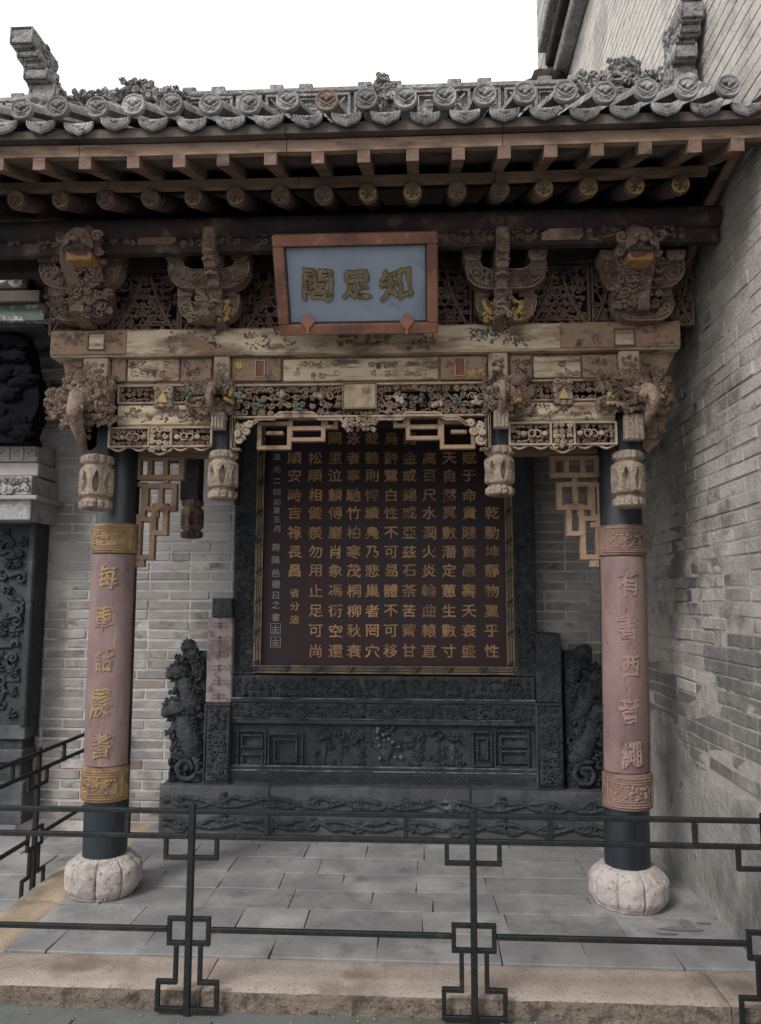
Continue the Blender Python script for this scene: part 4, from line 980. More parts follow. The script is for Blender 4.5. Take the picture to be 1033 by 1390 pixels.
def half_tile(L=1.24):
    mb = MB(); R = .047; n = 10; V = []; segs = 8
    cs, sn = math.cos(SL), math.sin(SL)
    for j in range(segs*2+1):
        s0 = (j//2)*L/segs if j < segs*2 else L
        s1_ = ((j+1)//2)*L/segs
        s = s1_ if j % 2 else s0; rr = R*(1.0 if j % 2 == 0 else .93)
        if j == 0: s = 0
        for k in range(n+1):
            a = math.pi*k/n-.0; X = rr*math.cos(a); Zl = rr*math.sin(a)
            V.append((X, s*cs-Zl*sn, s*sn+Zl*cs))
    w = n+1
    Fc = [(j*w+k, (j+1)*w+k, (j+1)*w+k+1, j*w+k+1) for j in range(segs*2) for k in range(n)]
    mb.add(V, Fc); return mb
def drip():
    mb = MB(); n = 14; w = .064
    out = []
    for i in range(n+1):
        t = i/n*2-1; out.append((w*t, .018-.010*(1-t*t)))
    low = [(w, .012), (w*.97, -.008), (w*.82, -.026), (w*.60, -.038), (w*.30, -.046), (0, -.055), (-w*.30, -.046), (-w*.60, -.038), (-w*.82, -.026), (-w*.97, -.008), (-w, .012)]
    poly = out+low[1:-1]; mb.prism(poly[::-1], -.006, .004)
    for k, f_ in enumerate((.90, .70, .50)):
        mb.tube([(x*f_, -.008, (z+.004)*f_-.001) for x, z in low], .0042, 5)
    for k in range(-3, 4): mb.tube([(k*.006, -.009, .002), (k*.015, -.009, -.040+abs(k)*.006)], .0022, 4)
    mb.blob((0, -.010, -.006), (.012, .007, .010), 2)
    mb.v = [(p[0]*.97, p[1], p[2]*.80-.008) for p in mb.v]
    # tray tile running up the slope behind it
    V = []; cs, sn = math.cos(SL), math.sin(SL); L = 1.2; m_ = 6
    for j in range(2):
        for k in range(m_+1):
            t = k/m_*2-1; V.append((.06*t, j*L*cs, j*L*sn+.008-.014*(1-t*t)))
    mb.add(V, [(k, k+1, m_+2+k, m_+1+k) for k in range(m_)])
    return mb
sp = .1597; x0t = XX(30, 150, 2.90); k0 = -7
src_tube = src_face = src_drip = src_rust = None
n_t = 0
for i in range(k0, 40):
    x = x0t+i*sp
    if x > XR-.05: break
    l = eave_lift(x)+.006*noise.noise(Vector((i*1.7, 0, 0))); zc_ = zTile+l
    if src_tube is None:
        src_tube = shift(half_tile(), (x, 2.91, zc_)).build('roof_tile', M['tile'], roof, smooth=True, auto=40)
        ot = src_tube; base = WL[ot.name]; off = (base[0]-x, base[1]-2.91, base[2]-zc_)
    else: ot = piece(src_tube, 'roof_tile', (x+off[0], 2.91+off[1], zc_+off[2]), roof)
    tilt = (0, random.Random(i).uniform(-.12, .12), 0)
    if i == 8:
        fo = shift(tile_face(), (x, 2.90, zc_+.004)).build('tile_end_disc', M['tile_rust'], roof, smooth=True, auto=40)
    elif src_face is None:
        src_face = shift(tile_face(), (x, 2.90, zc_+.004)).build('tile_end_disc', M['tile'], roof, smooth=True, auto=40); b2 = WL[src_face.name]; off2 = (b2[0]-x, b2[1]-2.90, b2[2]-zc_)
    else: piece(src_face, 'tile_end_disc', (x+off2[0], 2.90+off2[1]+random.Random(i).uniform(-.012, .008), zc_+off2[2]), roof)
    xd = x+sp/2
    if xd < XR-.05:
        if src_drip is None:
            src_drip = shift(drip(), (xd, 2.905, zc_-.052)).build('drip_tile', M['tile'], roof); b3 = WL[src_drip.name]; off3 = (b3[0]-xd, b3[1]-2.905, b3[2]-zc_)
        else: piece(src_drip, 'drip_tile', (xd+off3[0], 2.905+off3[1]+random.Random(i+5).uniform(-.01, .01), zc_+off3[2]+random.Random(i).uniform(-.004, .004)), roof)
# back slope: plain tile rows
mb = MB()
zr = zTile+(YR-2.91)*math.tan(SL)
for i in range(k0, 21):
    x = x0t+i*sp
    if x > xb_e-.03: break
    mb.tube([(x, YR, zr), (x, 5.2, zr-(5.2-YR)*math.tan(SL))], .046, 6, (1, 0, 0))
tag(mb.build('back_slope_tiles', M['tile'], roof), kind='stuff')
# ridge: stepped courses with pierced panels, rosettes, scroll crests
zr0 = zr-.02; ztopr = ZZ(516, 122.5, YR)
rg = MB(); rg.box(xa_e, xb_e, YR-.07, YR+.07, zr0, zr0+.06, .01); rg.box(xa_e, xb_e, YR-.045, YR+.045, zr0+.06, zr0+.10, .006)
rid = rg.build('ridge', M['ridge'], roof)
H_ = ztopr-zr0
mb = MB(); mb.box(xa_e, xb_e, YR-.055, YR+.055, ztopr-.035, ztopr-.004, .006); mb.build('ridge_cap', M['ridge'], roof)
MB().box(xa_e, xb_e, YR-.012, YR+.012, zr0+.095, ztopr-.03).build('ridge_web', M['tile'], roof)
cx_ = XX(516, 120, YR)
i = 0; x = xa_e+.05
while x < xb_e-.1:
    mb = MB(); w = .15
    frame(mb, x, x+w, zr0+.10, ztopr-.04, YR-.03, .016, .04)
    if i % 2: mb.tube([(x+.03, YR-.035, zr0+.12), (x+w-.03, YR-.035, ztopr-.06)], .008, 4); mb.tube([(x+.03, YR-.035, ztopr-.06), (x+w-.03, YR-.035, zr0+.12)], .008, 4)
    else: meander(mb, x+.02, x+w-.02, zr0+.115, ztopr-.055, YR-.035, .007, .02, 1)
    mb.build('ridge_panel', M['ridge'], roof)
    if i % 3 != 1: MB().box(x+.02, x+.10, YR-.04, YR+.04, ztopr-.003, ztopr+.032, .006).build('ridge_crest', M['ridge'], roof)
    x += w+.02; i += 1
def crest(px, py0, py1, hw, seed, peak=True, Y=YR-.07, name='ridge_ornament'):
    x, zt_ = P(px, py0, Y); zb_ = ZZ(px, py1, Y); h = zt_-zb_; mb = MB(); rn = random.Random(seed)
    if peak:
        poly = [(x-hw, zb_), (x+hw, zb_), (x+hw*.9, zb_+.55*h), (x+hw*.62, zb_+.6*h), (x+hw*.55, zb_+.82*h), (x+hw*.3, zt_), (x-hw*.3, zt_), (x-hw*.55, zb_+.82*h), (x-hw*.62, zb_+.6*h), (x-hw*.9, zb_+.55*h)]
        mb.prism(poly[::-1], Y+.02, Y+.08)
    for k in range(int(60*hw/.1)):
        a = rn.uniform(-1, 1); b = rn.random()*(1-.45*abs(a)); mb.blob((x+hw*a, Y+rn.uniform(-.02, .03), zb_+h*b), (rn.uniform(.012, .024), .022, rn.uniform(.010, .018)), 1, .5, 2, k)
    scrolls(mb, x-hw, x+hw, zb_, zb_+h*.75, Y-.01, seed, .045, .010, 5, .6, .02)
    scrolls(mb, x-hw*.5, x+hw*.5, zb_+.5*h, zt_, Y-.01, seed+1, .04, .010, 5, .6, .02)
    return mb.build(name, M['ridge'], roof)
crest(518, 101, 150, .085, 1, True, YR-.12); crest(187, 109, 152, .20, 2, True, YR-.16); crest(845, 82, 150, .19, 3, True, YR-.16)
crest(120, 124, 152, .16, 4, False, YR-.2); crest(232, 118, 150, .10, 5, False, YR-.1); crest(795, 97, 140, .09, 6, False, YR-.1); crest(885, 95, 140, .10, 7, False, YR-.2)
# ridge-end beasts: stacked blocks on the verge ridges
def ridge_end(pts_px, wpx, Y, seed, s_):
    mb = MB()
    for (py0, py1, dx, wf, dep) in pts_px:
        r = RC(dx-wpx*wf/2, py0, dx+wpx*wf/2, py1, Y); mb.box(r[0], r[1], Y-dep, Y+.16, r[2], r[3], .014)
    jitter(mb, .006, 18, seed)
    o = mb.build('ridge_end_beast', M['ridge'], roof)
    t = MB()
    for (py0, py1, dx, wf, dep) in pts_px:
        r = RC(dx-wpx*wf/2, py0, dx+wpx*wf/2, py1, Y)
        frame(t, r[0]+.006, r[1]-.006, r[2]+.006, r[3]-.006, Y-dep-.002, .008, .012)
        for e_ in (0, 1):
            xx = r[e_]; t.tube([(xx, p, q) for p, q in spiral(Y+.03, (r[2]+r[3])/2, (r[3]-r[2])*.42, 1.3, 1, seed, 12)], .010, 5, (1, 0, 0))
            t.tube([(xx, p, q) for p, q in spiral(Y+.11, (r[2]+r[3])/2, (r[3]-r[2])*.36, 1.3, -1, seed, 12)], .010, 5, (1, 0, 0))
    tag(t.build('beast_scrolls', M['ridge'], roof, smooth=True), kind='stuff')
    return o
ridge_end([(55, 80, 43, 1.0, .10), (78, 92, 47, .95, .07), (90, 101, 51, .85, .04), (99, 118, 55, 1.05, .05), (115, 146, 60, 1.1, .02)], 33, 3.62, 1, -1)
ridge_end([(19, 46, 930, 1.0, .10), (44, 60, 930, .9, .07), (58, 70, 927, .78, .04), (68, 92, 925, 1.0, .06), (90, 124, 925, 1.05, .02)], 34, 3.62, 2, 1)
for px, s_ in ((46, -1), (921, 1)):                         # verge ridges running up to the main ridge
    xx = XX(px+14 if s_ < 0 else px, 130, 3.62); mb = MB()
    zb_ = zTile+(3.45-2.91)*math.tan(SL)
    mb.prismx([(3.40, zb_-.02), (3.40, zb_+.10), (YR, zb_+.10+(YR-3.40)*math.tan(SL)), (YR, zb_-.02+(YR-3.40)*math.tan(SL))], xx-.05, xx+.05); mb.build('verge_ridge', M['ridge'], roof)
    mb = MB()
    for k in range(9):
        yy = 3.5+k*.07; zz = zb_+.13+(yy-3.40)*math.tan(SL)
        for e_ in (-1, 1): mb.tube([(xx+e_*.055, p, q) for p, q in spiral(yy, zz-.04, .035, 1.3, e_, k, 10)], .009, 4, (1, 0, 0))
        mb.blob((xx, yy, zz), (.05, .035, .03), 2, .5, 3, k)
    tag(mb.build('verge_carving', M['ridge'], roof, smooth=True), kind='stuff')
# curved gable-end board between the eave and the side wall
pts = [(2.90, zTile-.06), (3.05, zTile-.10), (3.25, zTile-.12), (3.5, zTile-.16), (3.8, zTile-.30), (4.0, zTile-.55)]
yz = [(a, b) for a, b in pts]+[(4.12, zTile-.55), (4.12, zTile+.3), (3.5, zTile+.15), (2.9, zTile-.02)]
MB().prismx(yz, XR-.055, XR-.03).build('gable_board', M['wood_dark'], pav)
mb = MB(); mb.tube([(XR-.05, a, b-.0) for a, b in pts], [.016, .02, .024, .026, .028, .03], 8, (1, 0, 0)); mb.build('gable_moulding', M['wood'], pav, smooth=True)

# ================================================================== things resting on / hanging from it
# stone drums
def drum(px, xb, lab, seed):
    cx, cyy = xb, YK; H = .188; R = .194; nl = 9
    prof = [(0, .84), (.05, .88), (.07, .87), (.13, .93), (.24, .99), (.32, 1.0), (.64, 1.0), (.76, .97), (.84, .89), (.90, .80), (.96, .76), (1.0, .60)]
    def pr(v):
        for (a, ra), (b, rb) in zip(prof, prof[1:]):
            if a <= v <= b: return ra+(rb-ra)*(v-a)/(b-a)
        return .5
    def fn(u, v):
        th = 2*math.pi*u+seed*.35; c = abs(math.sin(th*nl/2)); gr = 1-.11*max(0, 1-c/.16)**1.5*(1 if v > .06 else .3)-.018*(1-c)
        r = R*pr(v)*gr*(1-(.06+.05*seed)*max(0, noise.noise(Vector((math.cos(th)*3.1+seed*5, math.sin(th)*3.1, v*3))) if v > .7 else 0))*(1+.022*noise.noise(Vector((math.cos(th)*4, math.sin(th)*4, v*4+seed))))
        return (cx+r*math.cos(th), cyy+r*math.sin(th), H*v+.003*noise.noise(Vector((u*30, v*5, seed))))
    o = MB().surf(fn, 216, 40).build('column_base', M['stone_base'], None, smooth=True); tag(o, lab, 'column base', 'melon shaped stone column bases'); return o
drum(143, xl_b, 'pale lobed stone drum under the left column, cleaner and rounder', 0)
drum(853, xr_b+.0, 'chipped lobed stone drum under the right column near the side wall', 1)
# couplet boards
def couplet(xb, xt, y_t, y_c1, y_c2, y_b, chars, lab, gilt, seed, px):
    zt_, z2, z3, zb_ = ZZ(px, y_t, YK-.13), ZZ(px, y_c1, YK-.13), ZZ(px, y_c2, YK-.13), ZZ(px, y_b, YK-.13)
    root = empty('couplet_board', (xb, YK-CR, zb_)); tag(root, lab, 'sign board', 'pink couplet boards on the columns')
    zm = ZZ(500, 740, YK)
    def ax(z): return xb+(xt-xb)*(z-.3)/(zm-.3) if z < zm else xt
    def shell(name, za, zb2, r0, r1, hw, m, nz_=6, wob=0):
        mb = MB(); n = 26; V = []
        for j in range(nz_+1):
            z = za+(zb2-za)*j/nz_
            for rr in (r1, r0):
                for i in range(n+1):
                    a = -hw+2*hw*i/n; e = (.004 if (i in (0, n) or j in (0, nz_)) and rr == r1 else 0)
                    V.append((ax(z)+(rr-e)*math.sin(a), YK-(rr-e)*math.cos(a)*1.0, z+(.004 if j == 0 and rr == r1 else (-.004 if j == nz_ and rr == r1 else 0))*(1)))
        w = 2*(n+1); Fc = []
        for j in range(nz_):
            for i in range(n):
                Fc.append((j*w+i, j*w+i+1, (j+1)*w+i+1, (j+1)*w+i)); Fc.append((j*w+n+1+i+1, j*w+n+1+i, (j+1)*w+n+1+i, (j+1)*w+n+2+i))
            Fc.append((j*w+n+1, j*w, (j+1)*w, (j+1)*w+n+1)); Fc.append((j*w+n, j*w+2*n+1, (j+1)*w+2*n+1, (j+1)*w+n))
        for i in range(n):
            Fc.append((i+1, i, n+1+i, n+2+i)); k = nz_*w; Fc.append((k+i, k+i+1, k+n+2+i, k+n+1+i))
        return mb.add(V, Fc).build(name, M[m], root, smooth=True, auto=40)
    body = shell('board', z3, z2, CR+.002, CR+.013, 1.30, 'pink')
    cm = 'gold_p' if gilt else 'pink_d'
    for a, b in ((z2, zt_), (zb_, z3)):
        c_ = shell('carved_collar', a+.001, b-.001, CR+.003, CR+.020, 1.36, 'collar' if gilt else 'collar_r')
        mb = MB(); rr = CR+.021; h = b-a
        def on(u, v): return (ax(a+h*v)+rr*math.sin(u), YK-rr*math.cos(u), a+h*v)
        for (u0, u1, v0, v1) in ((-.95, .95, .12, .88), (-.72, .72, .26, .74)):
            pl = [on(u0+(u1-u0)*i/16, v0) for i in range(17)]+[on(u1, v0+(v1-v0)*i/4) for i in range(1, 5)]+[on(u1-(u1-u0)*i/16, v1) for i in range(1, 17)]+[on(u0, v1-(v1-v0)*i/4) for i in range(1, 4)]
            mb.tube(pl, .0032, 4, (0.1, 1, .1), closed=True)
        rn = random.Random(seed)
        for k in range(34):
            u, v = rn.uniform(-.66, .66), rn.uniform(.3, .7); p = on(u, v); mb.blob(p, (rn.uniform(.006, .013), .004, rn.uniform(.004, .009)), 1, .4, 3, k)
        for k in range(20):
            u = -.9+1.8*k/19
            for v in (.19, .81): mb.blob(on(u, v), (.006, .003, .004), 1)
        tag(mb.build('collar_relief', M[cm], c_, smooth=True), kind='stuff')
    for i, ch in enumerate(chars):  # carved strokes follow the board's curve
        g_ = glyph(ch[0], .120, .003, .0019, .12, .045, seed*9+i, .95); brush(g_, .12, .075, .010, seed*9+i); z = ZZ(px, ch[1], YK-.13); sc = ch[2]
        dx = -.004 if i % 2 else .004
        out = []
        for x, y, zz in g_.v:
            x *= sc*.95; zz *= sc*1.12; a = x/(CR+.013); rr = CR+.0140+(-y if y < 0 else 0)*1.2
            out.append((ax(z+zz)+dx+rr*math.sin(a), YK-rr*math.cos(a), z+zz))
        g_.v = out; g_.build('character', M['gold_p' if gilt else 'pink_d'], root)
M['collar'] = mat('ochre_gilt_collar', (.20, .125, .062), (.27, .175, .09), (.12, .075, .05), s1=12, s3=8, bump=.4, bs=70, rough=.6)
M['collar_r'] = mat('dull_brown_collar', (.17, .105, .08), (.23, .15, .115), (.12, .075, .062), s1=12, s3=8, bump=.4, bs=70, rough=.7)
M['gold_p'] = mat('worn_gilt_stroke', (.28, .19, .085), (.34, .235, .115), (.22, .14, .115), s1=24, s3=16, t3=(.45, .58), bump=.5, bs=90, rough=.6)
couplet(xl_b, xl_t, 709, 751, 1043, 1092, (('每', 783, 1.0), ('軍', 840, 1.0), ('話', 896, .95), ('晨', 955, 1.15), ('書', 1012, 1.0)), 'pink couplet board with gilt characters and golden collars on the left column', True, 1, 150)
couplet(xr_b, xr_t, 711, 754, 1052, 1103, (('有', 792, 1.0), ('書', 850, 1.0), ('西', 905, .9), ('音', 965, 1.0), ('繩', 1024, 1.0)), 'pink couplet board with uncoloured carved characters on the right column', False, 2, 848)

# name plaque, leaning forward
pq = empty('name_plaque', (XX(487, 450, 3.60), 3.60, ZZ(487, 452, 3.60)))
tag(pq, 'blue name plaque with brick red frame and three gilt characters above the beam', 'plaque')
YQ = 3.60; xm = XX(487, 450, YQ); zQ0 = ZZ(487, 452, YQ); Wb = (XX(594, 450, YQ)-XX(380, 450, YQ))/2
Yt = 3.34; xt1, xt0 = XX(594, 316, Yt), XX(370, 316, Yt); zQ1 = ZZ(482, 316, Yt)
slant = Vector((0, Yt-YQ, zQ1-zQ0)); HQ = slant.length; un = slant.normalized(); nn = Vector((0, -un.z, un.y))   # outward normal
def Q(u, v, d=0.0):     # u in metres from centre line, v along slope, d outwards
    f_ = 1+((xt1-xt0)/2/Wb-1)*v/HQ; cxq = xm+((xt1+xt0)/2-xm)*v/HQ
    return Vector((cxq+u*f_, YQ, zQ0))+un*v+nn*d
def qbox(mb, u0, u1, v0, v1, d0, d1, ch=.0):
    t = MB().box(u0, u1, d0, d1, v0, v1, ch); mb.add([tuple(Q(p[0], p[2], p[1])) for p in t.v], [q[::-1] for q in t.f])
T_ = .052
for (a, b, c, d) in ((-Wb, Wb, HQ-T_, HQ), (-Wb, Wb, 0, T_), (-Wb, -Wb+T_, T_, HQ-T_), (Wb-T_, Wb, T_, HQ-T_)):
    mb = MB(); qbox(mb, a, b, c, d, -.02, .035, .006); mb.build('frame_rail', M['plaque_red'], pq)
mb = MB(); qbox(mb, -Wb+T_, Wb-T_, T_, HQ-T_, -.015, .004); mb.build('plaque_field', M['plaque_blue'], pq)
mb = MB(); t2 = T_
for (a, b, c, d) in ((-Wb+t2, Wb-t2, HQ-t2-.007, HQ-t2), (-Wb+t2, Wb-t2, t2, t2+.007), (-Wb+t2, -Wb+t2+.007, t2+.007, HQ-t2-.007), (Wb-t2-.007, Wb-t2, t2+.007, HQ-t2-.007)): qbox(mb, a, b, c, d, .002, .014)
mb.build('inner_bead', M['plaque_line'], pq)
for ch, u, v, sz, sh in (('閣', -.20, .50, .165, -.10), ('足', .0, .50, .15, .04), ('知', .20, .50, .165, .14)):
    gb = glyph(ch, sz, .004, .0065, sh, .055, ord(ch) % 17, 1.0); brush(gb, sz, .065, .012, ord(ch) % 7); gb.v = [tuple(Q(x+u*.93, HQ*v+zz, .0045-y*.3)) for x, y, zz in gb.v]; gb.build('dark_edge', M['plaque_line'], pq)
    g_ = glyph(ch, sz, .006, .0034, sh, .055, ord(ch) % 17, 1.0)
    brush(g_, sz, .065, .012, ord(ch) % 7)
    out = [tuple(Q(x+u*.93, HQ*v+zz, .008-y)) for x, y, zz in g_.v]
    g_.v = out; g_.f = [q for q in g_.f]; g_.build('character', M['gold_pl'], pq)
for px in (418, 552):
    x = XX(px, 440, YQ-.05); mb = MB(); z = ZZ(px, 438, YQ-.05); s_ = .036
    mb.prism([(x-s_, z), (x-.006, z-s_), (x-.006, z-s_*1.7), (x+.006, z-s_*1.7), (x+.006, z-s_), (x+s_, z), (x+.012, z+s_*.8), (x, z+s_*1.25), (x-.012, z+s_*.8)], YQ-.065, YQ-.052)
    mb.build('holding_peg', M['plaque_red'], pq)

# ================================================================== stone screen with the inscription
YSB, YSM, YSP = 5.06, 5.14, 5.19
scr = empty('inscription_screen', (-.35, YSB, 0)); tag(scr, 'black carved stone screen with maroon panel of gilt characters', 'stone screen')
bx0, bx1 = XX(215, 1100, YSB), XX(835, 1100, YSB)
zb1 = ZZ(520, 1070, YSB)
base = []
r_l = XX(366, 1100, YSB)
for a, b in ((bx0, r_l), (r_l, XX(640, 1100, YSB)), (XX(640, 1100, YSB), bx1)):
    base.append(MB().box(a+.001, b-.001, YSB, YW-.006, .0, zb1, .010).build('plinth_block', M['base_stone'], scr))
# wave and cloud relief along the plinth
mb = MB(); rn = random.Random(4); n = 10; wv = (bx1-bx0)/n
for row, (zc_, amp) in enumerate(((zb1*.68, .026), (zb1*.25, .026))):
    for k in range(2):
        pts = [(bx0+.03+(bx1-bx0-.06)*i/140, YSB-.003, zc_+amp*math.sin(i/140*n*math.pi*(1.0+.07*row)+row+k*2.4)+(.008*math.sin(i*.9) if k else 0)) for i in range(141)]
        mb.tube(pts, .016, 7)
    for i in range(n):
        cx = bx0+wv*(i+.5)+rn.uniform(-.02, .02)
        mb.tube([(p, YSB-.004, q) for p, q in spiral(cx, zc_+(.01 if i % 2 else -.012), .046, 1.7, 1 if i % 2 else -1, i, 18)], .013, 6)
        mb.blob((cx, YSB-.004, zc_), .016, 2)
tag(mb.build('wave_relief', M['black_relief'], scr, smooth=True), kind='stuff')
# body
mx0, mx1 = XX(312, 1000, YSM), XX(728, 1000, YSM)
def band(name, px_mid, py0, py1, y, m='black_stone', x0=None, x1=None, ch=.006):
    x0 = mx0 if x0 is None else x0; x1 = mx1 if x1 is None else x1
    return MB().box(x0, x1, y, YW-.008, ZZ(px_mid, py1, y), ZZ(px_mid, py0, y), ch).build(name, M[m], scr)
hatch = band('hatched_border', 520, 1048, 1069, YSM-.01)
mb = MB(); zc0, zc1 = ZZ(520, 1063, YSM-.01), ZZ(520, 1051, YSM-.01); x = mx0+.02
while x < mx1-.03: mb.tube([(x, YSM-.013, zc0), (x+.03, YSM-.013, zc1)], .0035, 4); x += .017
tag(mb.build('hatching', M['black_relief'], hatch), kind='stuff')
pan = band('relief_panel', 520, 984, 1047.5, YSM+.03)
band('panel_sill', 520, 1042, 1047, YSM-.0); lip = band('panel_lip', 520, 976, 984.5, YSM-.01)
b1 = band('carved_band', 520, 955, 976, YSM-.025); b2_ = band('carved_ledge', 520, 950, 954.7, YSM-.04)
b3_ = band('upper_carved_band', 520, 918, 949.7, YSM+.0)
for (py0, py1, y, seed, cell, o_) in ((956, 975, YSM-.028, 1, .045, b1), (921, 948, YSM-.003, 2, .05, b3_)):
    mb = MB(); scrolls(mb, mx0+.02, mx1-.02, ZZ(520, py1, y), ZZ(520, py0, y), y, seed, cell, .006, 4, .5, .002); tag(mb.build('band_relief', M['black_relief'], o_, smooth=True), kind='stuff')
yp = YSM+.026
mb = MB()
def fm(a, b, c, d, t=.012): r = RC(a, b, c, d, yp); frame(mb, *r, yp-.008, t, .034)
for a in (322, 632):
    pass
for (a, b, c, d) in ((322, 990, 362, 1042), (364, 994, 412, 1040), (372, 1002, 404, 1034), (640, 992, 668, 1040), (646, 1000, 662, 1030), (670, 990, 718, 1042), (678, 998, 716, 1014), (678, 1018, 716, 1036), (328, 996, 358, 1014), (328, 1022, 358, 1038)): fm(a, b, c, d)
tag(mb.build('fret_relief', M['black_relief'], pan), kind='stuff')
def vase(px, top, bot, w, seed):
    x, zt_ = P(px, top, yp); zb_ = ZZ(px, bot, yp); h = zt_-zb_; mb = MB()
    prof = [(0, .55), (.06, .7), (.10, .35), (.2, .45), (.4, 1.0), (.58, .95), (.70, .45), (.78, .35), (.82, .6)]
    def fn(u, v):
        for (a, ra), (b, rb) in zip(prof, prof[1:]):
            if a <= v*.82 <= b+1e-6: r = ra+(rb-ra)*(v*.82-a)/(b-a); break
        return (x+w*r*math.cos(6.283*u), yp+w*.5*r*math.sin(6.283*u), zb_+h*.8*v)
    mb.surf(fn, 16, 14); rn = random.Random(seed)
    for k in range(10): mb.blob((x+rn.uniform(-w*1.4, w*1.4), yp-.004, zb_+h*rn.uniform(.78, 1.02)), rn.uniform(.010, .018), 2, .5, 3, k)
    mb.build('relief_vase', M['black_relief'], pan, smooth=True)
for px, t, b, w in ((440, 994, 1040, .022), (462, 992, 1042, .022), (485, 1000, 1042, .03), (525, 986, 1042, .042), (568, 996, 1040, .025), (592, 992, 1042, .026), (614, 998, 1040, .025)): vase(px, t, b, w, px)
mb = MB(); r = RC(425, 990, 630, 1042, yp); scrolls(mb, *r, yp, 9, .05, .006, 4, .6, .003, dens=.55); tag(mb.build('curio_relief', M['black_relief'], pan, smooth=True), kind='stuff')
mb = MB(); r = RC(510, 990, 548, 1030, yp-.02); rn = random.Random(12)
for k in range(14): mb.blob((rn.uniform(r[0], r[1]), yp-.018, rn.uniform(r[2], r[3])), rn.uniform(.008, .016), 2, .5, 3, k)
tag(mb.build('dusty_flowers', mat('dusty_greenish_stone', (.09, .10, .095), (.14, .155, .145), (.2, .2, .19), bump=.6, bs=70), pan, smooth=True), kind='stuff')
# light edge lines of the ledges, painted as pale dusty strips
M['dust_highlight'] = mat('pale_dusty_ledge_highlight', (.13, .13, .132), (.22, .215, .21), (.055, .057, .06), s1=22, s3=7, t3=(.45, .58), bump=.6, bs=60, rough=.95)
for py, y in ((949.4, YSM-.042), (954.2, YSM-.027), (976.4, YSM-.012), (1042, YSM-.003), (1048, YSM-.013)):
    z = ZZ(520, py, y); MB().box(mx0+.004, mx1-.004, y-.004, y+.02, z-.0035, z+.0035, .001).build('edge_strip', M['dust_highlight'], scr)
z = zb1; MB().box(bx0+.003, bx1-.003, YSB+.004, YSM-.06, z+.0005, z+.004).build('edge_strip', M['base_stone'], scr)
# pilasters and lion buttresses
def pil(a, b, seed):
    r = RC(a, 955, b, 1066, YSM-.05); o = MB().box(r[0], r[1], YSM-.05, YW-.01, zb1+.001, r[3], .006).build('pilaster', M['black_stone'], scr)
    mb = MB(); frame(mb, r[0]+.008, r[1]-.008, zb1+.02, r[3]-.01, YSM-.053, .007, .012); scrolls(mb, r[0]+.02, r[1]-.02, zb1+.03, r[3]-.02, YSM-.052, seed, .05, .007, 5, .5)
    h = (r[3]-zb1)
    for k in range(4):
        for e_ in (.3, .7): mb.tube([(p, YSM-.056, q) for p, q in spiral(r[0]+(r[1]-r[0])*e_, zb1+h*(.12+.2*k), .02, 1, 1, 0, 9, .8)], .006, 4)
    tag(mb.build('pilaster_relief', M['black_relief'], o, smooth=True), kind='stuff')
    return r
pil(276, 312, 1); pil(728, 765, 2)
r = RC(281, 838, 316, 954, YSM-.03); o = MB().box(r[0], r[1], YSM-.04, YW-.01, r[2], r[3], .008).build('upper_pilaster', M['pilaster'], scr)
mb = MB(); 
for k in range(6):
    zz = r[2]+(r[3]-r[2])*(k+.5)/6; mb.box(r[0]+.03, r[1]-.03, YSM-.045, YSM-.036, zz-.018, zz-.008); mb.box((r[0]+r[1])/2-.006, (r[0]+r[1])/2+.006, YSM-.045, YSM-.035, zz-.03, zz+.02)
    mb.box(r[0]+.045, r[1]-.045, YSM-.045, YSM-.036, zz+.004, zz+.012)
tag(mb.build('worn_lettering', mat('faint_purple_stroke', (.17, .11, .115), (.22, .15, .15), bump=.4), o), kind='stuff')
r2 = RC(289, 812, 316, 838, YSM-.03); MB().box(r2[0], r2[1], YSM-.05, YW-.01, r2[2], r2[3], .006).build('pilaster_cap', M['black_relief'], scr)
r3 = RC(728, 860, 762, 954, YSM-.03); MB().box(r3[0], r3[1], YSM-.04, YW-.01, r3[2], r3[3], .008).build('upper_pilaster', M['black_relief'], scr)
